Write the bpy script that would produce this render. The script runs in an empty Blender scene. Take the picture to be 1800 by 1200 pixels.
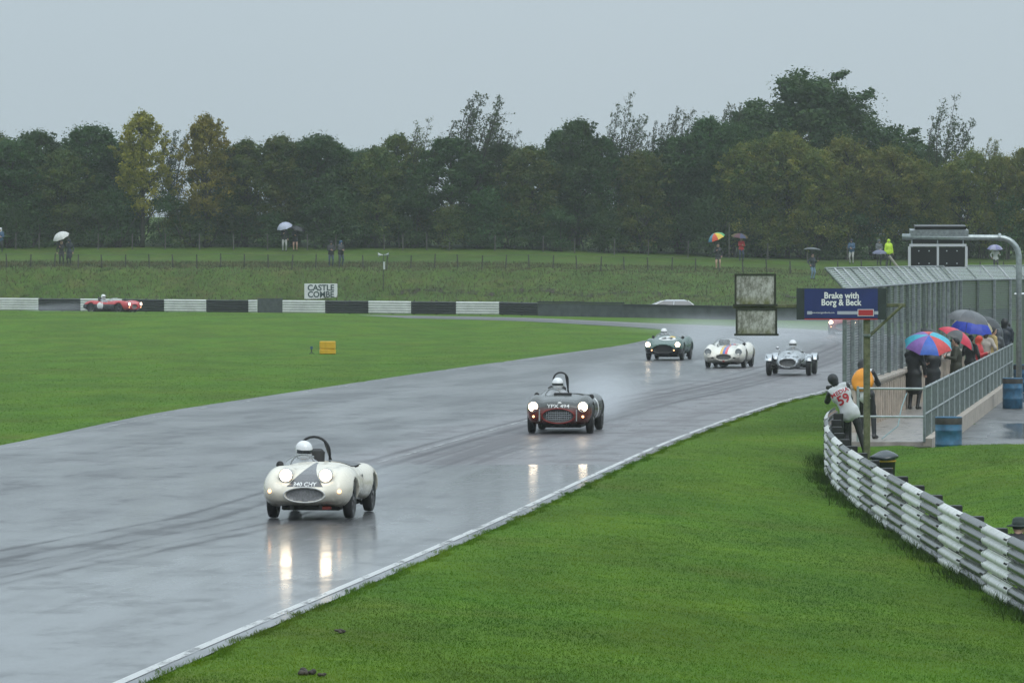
import bpy, bmesh, math, random
import numpy as np
from mathutils import Vector, Matrix, noise as mnoise

# ------------------------------------------------------------------ camera, sky, sun, exposure
SC = bpy.context.scene
COL = SC.collection
CAM_H = 3.93
FOC = 8000.0 / 1800.0 * 36.0            # long lens, 36 mm sensor
cam_d = bpy.data.cameras.new('camera')
cam = bpy.data.objects.new('camera', cam_d)
COL.objects.link(cam)
cam.location = (0, 0, CAM_H)
cam.rotation_euler = (math.radians(90), 0, 0)
cam_d.sensor_width = 36.0
cam_d.lens = FOC
cam_d.shift_y = -(600 - 458) / 1800.0
cam_d.clip_start = 0.5
cam_d.clip_end = 4000
SC.camera = cam

SUN_EL, SUN_AZ = math.radians(52), math.radians(205)
world = bpy.data.worlds.new('World')
SC.world = world
world.use_nodes = True
wn = world.node_tree
wn.nodes.clear()
w_out = wn.nodes.new('ShaderNodeOutputWorld')
sky = wn.nodes.new('ShaderNodeTexSky')
sky.sky_type = 'NISHITA'
sky.sun_disc = False
sky.sun_elevation = SUN_EL
sky.sun_rotation = SUN_AZ
sky.dust_density = 4.0
b_sky = wn.nodes.new('ShaderNodeBackground')
b_sky.inputs['Strength'].default_value = 0.06
wn.links.new(sky.outputs[0], b_sky.inputs['Color'])
# the closed grey cloud layer: even, with very faint broad mottling
tc = wn.nodes.new('ShaderNodeTexCoord')
cn = wn.nodes.new('ShaderNodeTexNoise')
cn.inputs['Scale'].default_value = 3.0
cn.inputs['Detail'].default_value = 3.0
wn.links.new(tc.outputs['Generated'], cn.inputs['Vector'])
cr = wn.nodes.new('ShaderNodeValToRGB')
cr.color_ramp.elements[0].position = 0.3
cr.color_ramp.elements[0].color = (0.455, 0.545, 0.605, 1)
cr.color_ramp.elements[1].position = 0.7
cr.color_ramp.elements[1].color = (0.495, 0.58, 0.635, 1)
wn.links.new(cn.outputs['Fac'], cr.inputs['Fac'])
b_cl = wn.nodes.new('ShaderNodeBackground')
# an overcast vault is brighter overhead than at the horizon: L = Lh (1 + k sin elevation)
sxyz = wn.nodes.new('ShaderNodeSeparateXYZ')
wn.links.new(tc.outputs['Generated'], sxyz.inputs[0])
cie = wn.nodes.new('ShaderNodeMath'); cie.operation = 'MULTIPLY_ADD'; cie.use_clamp = False
mxz = wn.nodes.new('ShaderNodeMath'); mxz.operation = 'MAXIMUM'; mxz.inputs[1].default_value = 0.0
wn.links.new(sxyz.outputs['Z'], mxz.inputs[0])
wn.links.new(mxz.outputs[0], cie.inputs[0])
cie.inputs[1].default_value = 1.7
cie.inputs[2].default_value = 1.0
wn.links.new(cie.outputs[0], b_cl.inputs['Strength'])
wn.links.new(cr.outputs['Color'], b_cl.inputs['Color'])
mx = wn.nodes.new('ShaderNodeMixShader')
mx.inputs[0].default_value = 0.92
wn.links.new(b_sky.outputs[0], mx.inputs[1])
wn.links.new(b_cl.outputs[0], mx.inputs[2])
wn.links.new(mx.outputs[0], w_out.inputs['Surface'])

sun_d = bpy.data.lights.new('sun', 'SUN')
sun_d.energy = 1.0
sun_d.angle = math.radians(40)
sun_d.color = (1.0, 0.97, 0.93)
sun = bpy.data.objects.new('sun', sun_d)
COL.objects.link(sun)
sun.rotation_euler = (math.radians(90) - SUN_EL, 0, math.radians(25))

SC.view_settings.view_transform = 'Standard'
SC.view_settings.look = 'None'
SC.view_settings.exposure = 0.0
SC.view_settings.gamma = 1.0
SC.view_settings.use_curve_mapping = False
SC.render.engine = 'CYCLES'
SC.cycles.max_bounces = 6
SC.cycles.transparent_max_bounces = 12
SC.cycles.volume_bounces = 1
SC.cycles.use_denoising = True
SC.cycles.sample_clamp_indirect = 4.0
SC.cycles.caustics_reflective = False
SC.cycles.caustics_refractive = False

R = random.Random(7)
PI = math.pi

# ------------------------------------------------------------------ materials
MATS = {}
def mat(name, col, rough=0.6, metal=0.0, spec=0.5, var=0.0, scale=6.0, bump=0.0, coat=0.0, emit=0.0,
        col2=None, trans=0.0, detail=4.0, rvar=0.0):
    """procedural principled material; var mixes the colour with a darker/lighter noise tone"""
    if name in MATS:
        return MATS[name]
    m = bpy.data.materials.new(name)
    MATS[name] = m
    m.use_nodes = True
    nt = m.node_tree
    b = nt.nodes['Principled BSDF']
    b.inputs['Base Color'].default_value = (*col, 1)
    b.inputs['Roughness'].default_value = rough
    b.inputs['Metallic'].default_value = metal
    b.inputs['Specular IOR Level'].default_value = spec
    b.inputs['Coat Weight'].default_value = coat
    b.inputs['Coat Roughness'].default_value = 0.08
    if emit:
        b.inputs['Emission Color'].default_value = (*(col2 or col), 1)
        b.inputs['Emission Strength'].default_value = emit
    if var or bump or rvar:
        t = nt.nodes.new('ShaderNodeTexCoord')
        n = nt.nodes.new('ShaderNodeTexNoise')
        n.inputs['Scale'].default_value = scale
        n.inputs['Detail'].default_value = detail
        nt.links.new(t.outputs['Object'], n.inputs['Vector'])
        if var:
            c = nt.nodes.new('ShaderNodeValToRGB')
            c.color_ramp.elements[0].position = 0.3
            c.color_ramp.elements[1].position = 0.7
            lo = tuple(max(0, x * (1 - var)) for x in col)
            hi = col2 if col2 and not emit else tuple(min(1, x * (1 + var)) for x in col)
            c.color_ramp.elements[0].color = (*lo, 1)
            c.color_ramp.elements[1].color = (*hi, 1)
            nt.links.new(n.outputs['Fac'], c.inputs['Fac'])
            nt.links.new(c.outputs['Color'], b.inputs['Base Color'])
        if rvar:
            mr = nt.nodes.new('ShaderNodeMapRange')
            mr.inputs['From Min'].default_value = 0.3
            mr.inputs['From Max'].default_value = 0.7
            mr.inputs['To Min'].default_value = max(0.02, rough - rvar)
            mr.inputs['To Max'].default_value = min(1, rough + rvar)
            nt.links.new(n.outputs['Fac'], mr.inputs['Value'])
            nt.links.new(mr.outputs[0], b.inputs['Roughness'])
        if bump:
            bp = nt.nodes.new('ShaderNodeBump')
            bp.inputs['Strength'].default_value = bump
            bp.inputs['Distance'].default_value = 0.02
            nt.links.new(n.outputs['Fac'], bp.inputs['Height'])
            nt.links.new(bp.outputs[0], b.inputs['Normal'])
    if trans:
        tr = nt.nodes.new('ShaderNodeBsdfTransparent')
        mxs = nt.nodes.new('ShaderNodeMixShader')
        mxs.inputs[0].default_value = 1 - trans
        out = nt.nodes['Material Output']
        nt.links.new(tr.outputs[0], mxs.inputs[1])
        nt.links.new(b.outputs[0], mxs.inputs[2])
        nt.links.new(mxs.outputs[0], out.inputs['Surface'])
    return m

class NB:
    """tiny node builder for the few custom materials"""
    def __init__(s, name):
        s.m = bpy.data.materials.new(name); MATS[name] = s.m
        s.m.use_nodes = True
        s.t = s.m.node_tree
        s.b = s.t.nodes['Principled BSDF']
        s.out = s.t.nodes['Material Output']
        s.tc = s.t.nodes.new('ShaderNodeTexCoord')
    def n(s, kind, **kw):
        x = s.t.nodes.new('ShaderNode' + kind)
        for k, v in kw.items():
            setattr(x, k, v)
        return x
    def l(s, a, b): s.t.links.new(a, b)
    def noise(s, vec, scale, detail=4, rough=0.5):
        x = s.n('TexNoise'); x.inputs['Scale'].default_value = scale
        x.inputs['Detail'].default_value = detail; x.inputs['Roughness'].default_value = rough
        s.l(vec, x.inputs['Vector']); return x.outputs['Fac']
    def mapping(s, vec, sc=(1, 1, 1), loc=(0, 0, 0)):
        x = s.n('Mapping'); x.inputs['Scale'].default_value = sc; x.inputs['Location'].default_value = loc
        s.l(vec, x.inputs['Vector']); return x.outputs[0]
    def ramp(s, fac, stops, const=False):
        x = s.n('ValToRGB')
        if const: x.color_ramp.interpolation = 'CONSTANT'
        e = x.color_ramp.elements
        while len(e) < len(stops): e.new(0.5)
        for k, (p, c) in enumerate(stops):
            e[k].position = p
            e[k].color = (*c, 1) if not isinstance(c, (int, float)) else (c, c, c, 1)
        s.l(fac, x.inputs['Fac']); return x.outputs['Color']
    def math(s, op, a, b=None, c=None, clamp=False):
        x = s.n('Math', operation=op); x.use_clamp = clamp
        for k, v in enumerate((a, b, c)):
            if v is None: continue
            if isinstance(v, (int, float)): x.inputs[k].default_value = v
            else: s.l(v, x.inputs[k])
        return x.outputs[0]
    def mix(s, fac, a, b):
        x = s.n('Mix', data_type='RGBA')
        for sock, v in ((x.inputs[0], fac), (x.inputs[6], a), (x.inputs[7], b)):
            if isinstance(v, (int, float)): sock.default_value = v
            elif isinstance(v, tuple): sock.default_value = (*v, 1)
            else: s.l(v, sock)
        return x.outputs[2]
    def mapr(s, v, a, b, c, d):
        x = s.n('MapRange'); s.l(v, x.inputs[0])
        for k, q in enumerate((a, b, c, d)): x.inputs[k + 1].default_value = q
        return x.outputs[0]
    def bump(s, h, strength, dist=0.02):
        x = s.n('Bump'); x.inputs['Strength'].default_value = strength; x.inputs['Distance'].default_value = dist
        s.l(h, x.inputs['Height']); return x.outputs[0]

# ------------------------------------------------------------------ mesh helpers
def make_mesh(name, v, f, mats=(), mi=None, smooth=False, uv=None):
    me = bpy.data.meshes.new(name)
    v = np.asarray(v, dtype=np.float32).reshape(-1, 3)
    if isinstance(f, np.ndarray):
        k = f.shape[1]
        me.vertices.add(len(v)); me.vertices.foreach_set('co', v.ravel())
        me.loops.add(f.size); me.loops.foreach_set('vertex_index', f.astype(np.int32).ravel())
        me.polygons.add(len(f))
        me.polygons.foreach_set('loop_start', np.arange(0, f.size, k, dtype=np.int32))
        me.polygons.foreach_set('loop_total', np.full(len(f), k, dtype=np.int32))
    else:
        me.from_pydata([tuple(map(float, p)) for p in v], [], f)
    for m in mats: me.materials.append(m)
    if mi is not None:
        me.polygons.foreach_set('material_index', np.asarray(mi, dtype=np.int32))
    me.polygons.foreach_set('use_smooth', np.full(len(me.polygons), bool(smooth)))
    if uv is not None:
        lay = me.uv_layers.new(name='UVMap')
        li = np.empty(len(me.loops), dtype=np.int32); me.loops.foreach_get('vertex_index', li)
        lay.data.foreach_set('uv', np.asarray(uv, dtype=np.float32)[li].ravel())
    me.update(calc_edges=True)
    return me

def obj(name, me, parent=None, loc=(0, 0, 0), rot=(0, 0, 0)):
    o = bpy.data.objects.new(name, me)
    COL.objects.link(o)
    o.location = loc; o.rotation_euler = rot
    if parent is not None: o.parent = parent
    return o

def tag(o, label=None, cat=None, group=None, kind=None):
    if label: o['label'] = label
    if cat: o['category'] = cat
    if group: o['group'] = group
    if kind: o['kind'] = kind
    return o

def thing(name, label, cat, loc=(0, 0, 0), rotz=0.0, group=None):
    o = bpy.data.objects.new(name, None)
    COL.objects.link(o)
    o.empty_display_size = 0.2
    o.location = loc; o.rotation_euler = (0, 0, rotz)
    return tag(o, label, cat, group)

def copy_tree(o, parent=None):
    c = o.copy(); COL.objects.link(c); c.parent = parent
    for ch in list(o.children): copy_tree(ch, c)
    return c

def frame_of(d):
    d = np.asarray(d, float); d = d / (np.linalg.norm(d) + 1e-12)
    a = np.array([0, 0, 1.0]) if abs(d[2]) < 0.9 else np.array([1.0, 0, 0])
    u = np.cross(a, d); u /= np.linalg.norm(u)
    return u, np.cross(d, u), d

class MB:
    """collects simple shapes into one mesh"""
    def __init__(s): s.v = []; s.f = []; s.m = []
    def add(s, v, f, mi=0):
        o = len(s.v); s.v += [tuple(map(float, p)) for p in v]
        s.f += [tuple(i + o for i in q) for q in f]; s.m += [mi] * len(f)
        return s
    def box(s, c, size, rot=None, mi=0, bev=0.0):
        x, y, z = (k / 2 for k in size)
        if bev:
            b = min(bev, x * .9, y * .9, z * .9)
            pts, fs = [], []
            ring = [(x - b, y), (x, y - b), (x, -y + b), (x - b, -y), (-x + b, -y), (-x, -y + b), (-x, y - b), (-x + b, y)]
            inn = [(px * (x - b) / x, py * (y - b) / y) for px, py in ring]
            for zz, rr in ((-z, inn), (-z + b, ring), (z - b, ring), (z, inn)):
                pts += [(p[0], p[1], zz) for p in rr]
            for k in range(3):
                for i in range(8):
                    j = (i + 1) % 8
                    fs.append((k * 8 + j, k * 8 + i, k * 8 + 8 + i, k * 8 + 8 + j))
            fs.append(tuple(range(8))); fs.append(tuple(range(31, 23, -1)))
            v = np.array(pts)
        else:
            v = np.array([(i, j, k) for i in (-x, x) for j in (-y, y) for k in (-z, z)])
            fs = [(0, 1, 3, 2), (4, 6, 7, 5), (0, 4, 5, 1), (2, 3, 7, 6), (0, 2, 6, 4), (1, 5, 7, 3)]
        if rot is not None:
            v = v @ np.array(Matrix.Rotation(rot[2], 3, 'Z') @ Matrix.Rotation(rot[1], 3, 'Y') @ Matrix.Rotation(rot[0], 3, 'X')).T
        return s.add(v + np.array(c), fs, mi)
    def tube(s, p0, p1, r0, r1=None, n=8, mi=0, cap=True):
        return s.path([p0, p1], [r0, r0 if r1 is None else r1], n, mi, cap)
    def path(s, pts, r, n=8, mi=0, cap=True):
        pts = [np.array(p, float) for p in pts]
        rs = r if isinstance(r, (list, tuple, np.ndarray)) else [r] * len(pts)
        v, f = [], []
        u = None
        for k, p in enumerate(pts):
            d = pts[min(k + 1, len(pts) - 1)] - pts[max(k - 1, 0)]
            d = d / (np.linalg.norm(d) + 1e-12)
            if u is None: u, w, _ = frame_of(d)
            else:
                u = u - d * np.dot(u, d); nn = np.linalg.norm(u)
                u = u / nn if nn > 1e-6 else frame_of(d)[0]
                w = np.cross(d, u)
            for i in range(n):
                a = 2 * PI * i / n
                v.append(p + rs[k] * (math.cos(a) * u + math.sin(a) * w))
        for k in range(len(pts) - 1):
            for i in range(n):
                j = (i + 1) % n
                f.append((k * n + i, k * n + j, (k + 1) * n + j, (k + 1) * n + i))
        if cap:
            f.append(tuple(range(n - 1, -1, -1))); f.append(tuple((len(pts) - 1) * n + i for i in range(n)))
        return s.add(v, f, mi)
    def lathe(s, prof, n=16, axis='z', c=(0, 0, 0), mi=0):
        """prof: list of (radius, height along axis)"""
        v, f = [], []
        for r, h in prof:
            for i in range(n):
                a = 2 * PI * i / n
                x, y = r * math.cos(a), r * math.sin(a)
                v.append({'z': (x, y, h), 'y': (x, h, y), 'x': (h, x, y)}[axis])
        for k in range(len(prof) - 1):
            for i in range(n):
                j = (i + 1) % n
                q = (k * n + i, k * n + j, (k + 1) * n + j, (k + 1) * n + i)
                f.append(q if axis != 'y' else q[::-1])
        v = [tuple(a + b for a, b in zip(p, c)) for p in v]
        return s.add(v, f, mi)
    def ball(s, c, r, n=10, mi=0):
        rx, ry, rz = r if isinstance(r, (tuple, list)) else (r, r, r)
        v, f = [], []
        m = max(4, n // 2)
        for k in range(m + 1):
            t = PI * k / m
            for i in range(n):
                a = 2 * PI * i / n
                v.append((c[0] + rx * math.sin(t) * math.cos(a), c[1] + ry * math.sin(t) * math.sin(a), c[2] + rz * math.cos(t)))
        for k in range(m):
            for i in range(n):
                j = (i + 1) % n
                f.append((k * n + i, (k + 1) * n + i, (k + 1) * n + j, k * n + j))
        return s.add(v, f, mi)
    def mesh(s, name, mats, smooth=False):
        mats = mats if isinstance(mats, (list, tuple)) else [mats]  # dark strip under the slab front: the gap's shade painted as colour
        return make_mesh(name, s.v, s.f, mats, s.m, smooth)
    def build(s, name, mats, parent=None, smooth=False, loc=(0, 0, 0), rot=(0, 0, 0)):
        return obj(name, s.mesh(name, mats, smooth), parent, loc, rot)

# ------------------------------------------------------------------ lettering (flat glyph meshes, made before the scene fills up)
_txt = {}
def glyphs(s, size=1.0, bold=0.0, width=1.0):
    key = (s, bold)
    if key not in _txt:
        c = bpy.data.curves.new('lettering', 'FONT')
        c.body = s; c.size = 1.0; c.align_x = 'CENTER'; c.align_y = 'CENTER'; c.offset = bold; c.resolution_u = 3
        o = bpy.data.objects.new('lettering', c); COL.objects.link(o)
        dg = bpy.context.evaluated_depsgraph_get()
        me = bpy.data.meshes.new_from_object(o.evaluated_get(dg))
        bm = bmesh.new(); bm.from_mesh(me)
        bmesh.ops.triangulate(bm, faces=bm.faces)
        v = np.array([q.co[:] for q in bm.verts]) if bm.verts else np.zeros((0, 3))
        f = [tuple(q.index for q in p.verts) for p in bm.faces]
        bm.free()
        bpy.data.objects.remove(o); bpy.data.meshes.remove(me)
        v[:, 0] -= (v[:, 0].min() + v[:, 0].max()) / 2
        v[:, 1] -= (v[:, 1].min() + v[:, 1].max()) / 2
        _txt[key] = (v, f)
    v, f = _txt[key]
    v = v.copy(); v[:, 0] *= size * width; v[:, 1] *= size
    return v, f
for s_, b_ in (('CASTLE', .03), ('COMBE', .03), ('Brake with', .026), ('Borg & Beck', .026), ('www.borgandbeck.com', .0),
               ('340 CHY', .02), ('YPX 494', .02), ('MEDIA', .02), ('59', .03), ('7', .0), ('24', .02), ('0', .02), ('21', .02)):
    glyphs(s_, 1, b_)

def px(x, y, s):
    """point seen at (x, y) of the photograph where one metre measures s pixels"""
    return ((x - 900.0) / s, 8000.0 / s, CAM_H - (y - 458.0) / s)
# ------------------------------------------------------------------ terrain
def sm(t):
    t = np.clip(t, 0, 1); return t * t * (3 - 2 * t)

def catmull(pts, per=8):
    P = np.array(pts, float); out = []
    Q = np.vstack([2 * P[0] - P[1], P, 2 * P[-1] - P[-2]])
    for i in range(1, len(Q) - 2):
        a, b, c, d = Q[i - 1], Q[i], Q[i + 1], Q[i + 2]
        for k in range(per):
            t = k / per
            out.append(0.5 * (2 * b + (c - a) * t + (2 * a - 5 * b + 4 * c - d) * t * t + (3 * b - a - 3 * c + d) * t ** 3))
    out.append(P[-1]); return np.array(out)

PAIRS = [((-7.2, 8), (-18, 10)), ((-5.3, 26), (-16.8, 28)), ((-3.42, 42.3), (-15.4, 44)), ((-1.24, 59), (-14.1, 61)), ((0.2, 70.4), (-13.1, 72.5)),
         ((1.74, 83.4), (-12, 85.5)), ((3.58, 98.3), (-10.6, 100)), ((5.82, 114.3), (-9.2, 117)), ((8, 128.3), (-7.3, 131)), ((9.57, 136.7), (-6, 140)),
         ((13, 158), (-2.9, 161)), ((17, 188), (1.9, 191)), ((19.6, 212), (5.2, 209)), ((19.5, 226), (7.1, 224)), ((17.2, 239), (8, 235)),
         ((12.8, 249.5), (7.6, 243)), ((7, 260), (5.0, 250.5)), ((0, 275), (-1, 264)), ((-10, 283), (-10.5, 272)), ((-20, 287), (-20, 276)),
         ((-33, 291), (-33, 280)), ((-60, 297), (-60, 285)), ((-120, 304), (-120, 292))]
EDGE_R = catmull([p[0] for p in PAIRS], 10)
EDGE_L = catmull([p[1] for p in PAIRS], 10)
ROAD_POLY = np.vstack([EDGE_R, EDGE_L[::-1]])

def in_poly(X, Y, poly):
    ins = np.zeros(X.shape, bool)
    a = poly; b = np.roll(poly, -1, 0)
    for (x0, y0), (x1, y1) in zip(a, b):
        if y0 == y1: continue
        c = (Y > min(y0, y1)) & (Y <= max(y0, y1))
        ins ^= c & (X < (x1 - x0) * (Y - y0) / (y1 - y0) + x0)
    return ins

def seg_dist(X, Y, line):
    d = np.full(X.shape, 1e9)
    for (x0, y0), (x1, y1) in zip(line[:-1], line[1:]):
        dx, dy = x1 - x0, y1 - y0
        t = np.clip(((X - x0) * dx + (Y - y0) * dy) / (dx * dx + dy * dy + 1e-9), 0, 1)
        d = np.minimum(d, (X - x0 - t * dx) ** 2 + (Y - y0 - t * dy) ** 2)
    return np.sqrt(d)

_nr = EDGE_R[EDGE_R[:, 1] < 215]
def x_right(Y): return np.interp(Y, _nr[:, 1], _nr[:, 0])
# guard rail on the near verge (plan), its foot height along Y
RAIL_PLAN = catmull([(7.6, 40), (7.12, 50), (6.72, 59), (6.4, 67), (6.16, 75), (6.05, 82), (6.12, 87), (6.32, 91), (6.6, 94.5), (7.05, 97.5)], 12)
def x_rail(Y): return np.interp(Y, RAIL_PLAN[:, 1], RAIL_PLAN[:, 0])
def z_foot(Y): return np.interp(Y, [30, 42, 59, 75, 89, 97, 106], [-1.05, -0.92, -0.74, -0.5, -0.31, -0.12, 0.0])
# catch fence line and walkway rail line
FENCE0, FENCE1, FENCE2 = (7.5, 102.6), (14.6, 148.0), (21.5, 167.0)
WALK0, WALK1 = (8.95, 98.8), (16.6, 151.0)
def x_fence(Y): return np.interp(Y, [FENCE0[1], FENCE1[1], FENCE2[1]], [FENCE0[0], FENCE1[0], FENCE2[0]])
def x_walk(Y): return WALK0[0] + (Y - WALK0[1]) * (WALK1[0] - WALK0[0]) / (WALK1[1] - WALK0[1])

def amp(X): return np.interp(X, [-33, 0, 12, 30], [0.67, 0.50, 0.40, 0.36])
def base_z(X, Y): return amp(X) * sm((Y - 184) / 95.0)
def y_bank(X): return np.interp(X, [-60, -33, -0.7, 10.3, 19, 60], [304, 299.5, 294.5, 281, 271.5, 262])
def lump(X, Y, s, k=0.0):
    return (np.sin(X * s + 1.3 + k) * np.cos(Y * s * .8 + 2.1 * k) + .6 * np.sin(X * s * 2.3 - Y * s * 1.7 + k) + .4 * np.sin(X * s * 4.1 + Y * s * 3.7 + 2 * k)) / 2

def gz(X, Y):
    """height of the ground"""
    X = np.asarray(X, float); Y = np.asarray(Y, float)
    z = base_z(X, Y)
    # verge falling to the guard rail, and the grass behind it rising to the walkway
    dr = X - x_right(Y)
    wid = np.maximum(x_rail(np.clip(Y, 40, 97)) - x_right(Y), 1.0)
    near = 1 - sm((Y - 97) / 9.0)
    u = np.clip((dr - .4) / wid, 0, 1.0)
    z = z + np.where(dr > 0, z_foot(Y) * (u ** 1.3) * near, 0)
    over = np.clip((dr - wid - 0.5) / 3.0, 0, 1)
    z = z + np.where(dr > wid, (0.02 - z_foot(Y)) * sm(over) * sm((Y - 58) / 30.0) * near, 0)
    # service yard right of the walkway lies lower
    z = z - 0.36 * sm((Y - 97.2) / 1.2) * sm((X - x_walk(Y) + 0.2) / 0.4) * (1 - sm((Y - 175) / 20.0))
    # infield crest
    crest = 0.45 * sm((Y - 195) / 58.0) * (1 - sm((Y - 259.5) / 9.0)) * sm((-1.5 - X) / 11.0)
    z = z + crest + 0.03 * lump(X, Y, .35) * sm((Y - 100) / 60) * (1 - sm((Y - 240) / 30))
    # spectator bank
    yb = y_bank(X); yf = 306.0
    zf = np.interp(X, [-35, 0, 14, 22], [3.45, 3.40, 3.2, 2.95])
    zt = np.interp(X, [-35, 0, 12, 22], [4.85, 4.72, 4.25, 4.0])
    uu = (Y - yb) / (yf - yb)
    pro = np.interp(uu, [0, .08, .45, .5, .86, 1.0], [0, .03, .42, .5, .93, 1.0])
    a = amp(X)
    zb = np.where(uu <= 1, a + (zf - a) * pro, zf + (zt - zf) * np.clip((Y - yf) / 21.0, 0, 3))
    zb = zb + 0.10 * lump(X, Y, .9, 1.0) * sm(uu * 4) * (1 - sm((Y - 305) / 4)) + .05 * lump(X, Y, 2.3, .4) * sm(uu * 4) * (1 - sm((Y - 305) / 4))
    return np.where(uu > 0, zb, z)

def g1(x, y): return float(gz(np.array([x]), np.array([y]))[0])

# --- ground sheet
def axis(parts):
    out = []
    for a, b, st in parts: out += list(np.arange(a, b, st))
    return np.array(out + [parts[-1][1]])
gx = axis([(-900, -200, 100), (-200, -60, 20), (-60, -24, 1.2), (-24, 24, .4), (24, 60, 1.2), (60, 200, 20), (200, 900, 100)])
gy = axis([(-300, -20, 40), (-20, 30, 5), (30, 110, .5), (110, 250, .8), (250, 312, .5), (312, 345, 1.5), (345, 500, 20), (500, 1500, 150)])
GX, GY = np.meshgrid(gx, gy)
GZ = gz(GX, GY)
core = (GX > -121) & (GX < 25) & (GY > 5) & (GY < 306)
ins = np.zeros(GX.shape, bool); ins[core] = in_poly(GX[core], GY[core], ROAD_POLY)
de = np.full(GX.shape, 99.0)
de[core] = np.minimum(seg_dist(GX[core], GY[core], EDGE_R), seg_dist(GX[core], GY[core], EDGE_L))
GZ = np.where(ins, GZ - 0.09 * sm(de / 0.5), GZ + np.where(core, .003 * (1 - sm(de / 1.5)) * (GY < 240), 0))
# under the walkway slab and the yard sheet the ground is cut back a little
walk = (GY > 98.6) & (GY < 170) & (GX > x_fence(GY) - .3) & (GX < x_walk(GY) + .1)
GZ = np.where(walk, -0.42, GZ)
ny, nx = GX.shape
gv = np.stack([GX, GY, GZ], -1).reshape(-1, 3)
ii = (np.arange(ny - 1)[:, None] * nx + np.arange(nx - 1)[None, :]).ravel()
gf = np.stack([ii, ii + 1, ii + 1 + nx, ii + nx], 1)
fcx = gv[gf].mean(1)
onbank = (fcx[:, 1] > y_bank(fcx[:, 0]) - .5)

def grass_mat(name, lo, mid, hi, brown, brown_amt, k):
    g = NB(name)
    o = g.tc.outputs['Object']
    n1 = g.noise(o, 0.16 * k, 5, .6)
    n2 = g.noise(o, 2.2 * k, 6, .65)
    n3 = g.noise(g.mapping(o, (1, .35, 1)), 14.0, 4, .7)
    c = g.ramp(n2, [(.28, lo), (.5, mid), (.74, hi)])
    c = g.mix(g.mapr(n1, .35, .68, 0, .55), c, g.ramp(n3, [(.3, lo), (.7, hi)]))
    n4 = g.noise(g.mapping(o, (1, 1, 1), (31, 7, 3)), .33 * k, 6, .65)
    c = g.mix(g.mapr(n4, .53, .74, 0, brown_amt), c, brown)
    hs_ = g.n('HueSaturation'); g.l(c, hs_.inputs['Color'])
    g.l(g.mapr(g.noise(g.mapping(g.tc.outputs['Object'], (1, .45, 1), (7, 3, 0)), .38, 5, .62), .40, .60, .86, 1.13), hs_.inputs['Value'])
    g.l(g.mapr(g.noise(g.mapping(g.tc.outputs['Object'], (1, .45, 1), (1, 13, 0)), .25, 4, .6), .40, .60, .494, .507), hs_.inputs['Hue'])
    c = hs_.outputs[0]
    g.l(c, g.b.inputs['Base Color'])
    g.b.inputs['Roughness'].default_value = .75
    g.b.inputs['Specular IOR Level'].default_value = .08
    g.l(g.bump(n3, .5, .05), g.b.inputs['Normal'])
    return g.m
M_GRASS = grass_mat('mown grass', (.040, .096, .005), (.068, .145, .007), (.102, .184, .010), (.12, .115, .02), .45, 1.0)
M_BANK = grass_mat('rough bank grass', (.034, .070, .012), (.060, .108, .018), (.095, .135, .028), (.14, .11, .042), .5, 1.3)
tag(obj('ground', make_mesh('ground', gv, gf, [M_GRASS, M_BANK], onbank.astype(int), True)), kind='structure')

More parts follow.
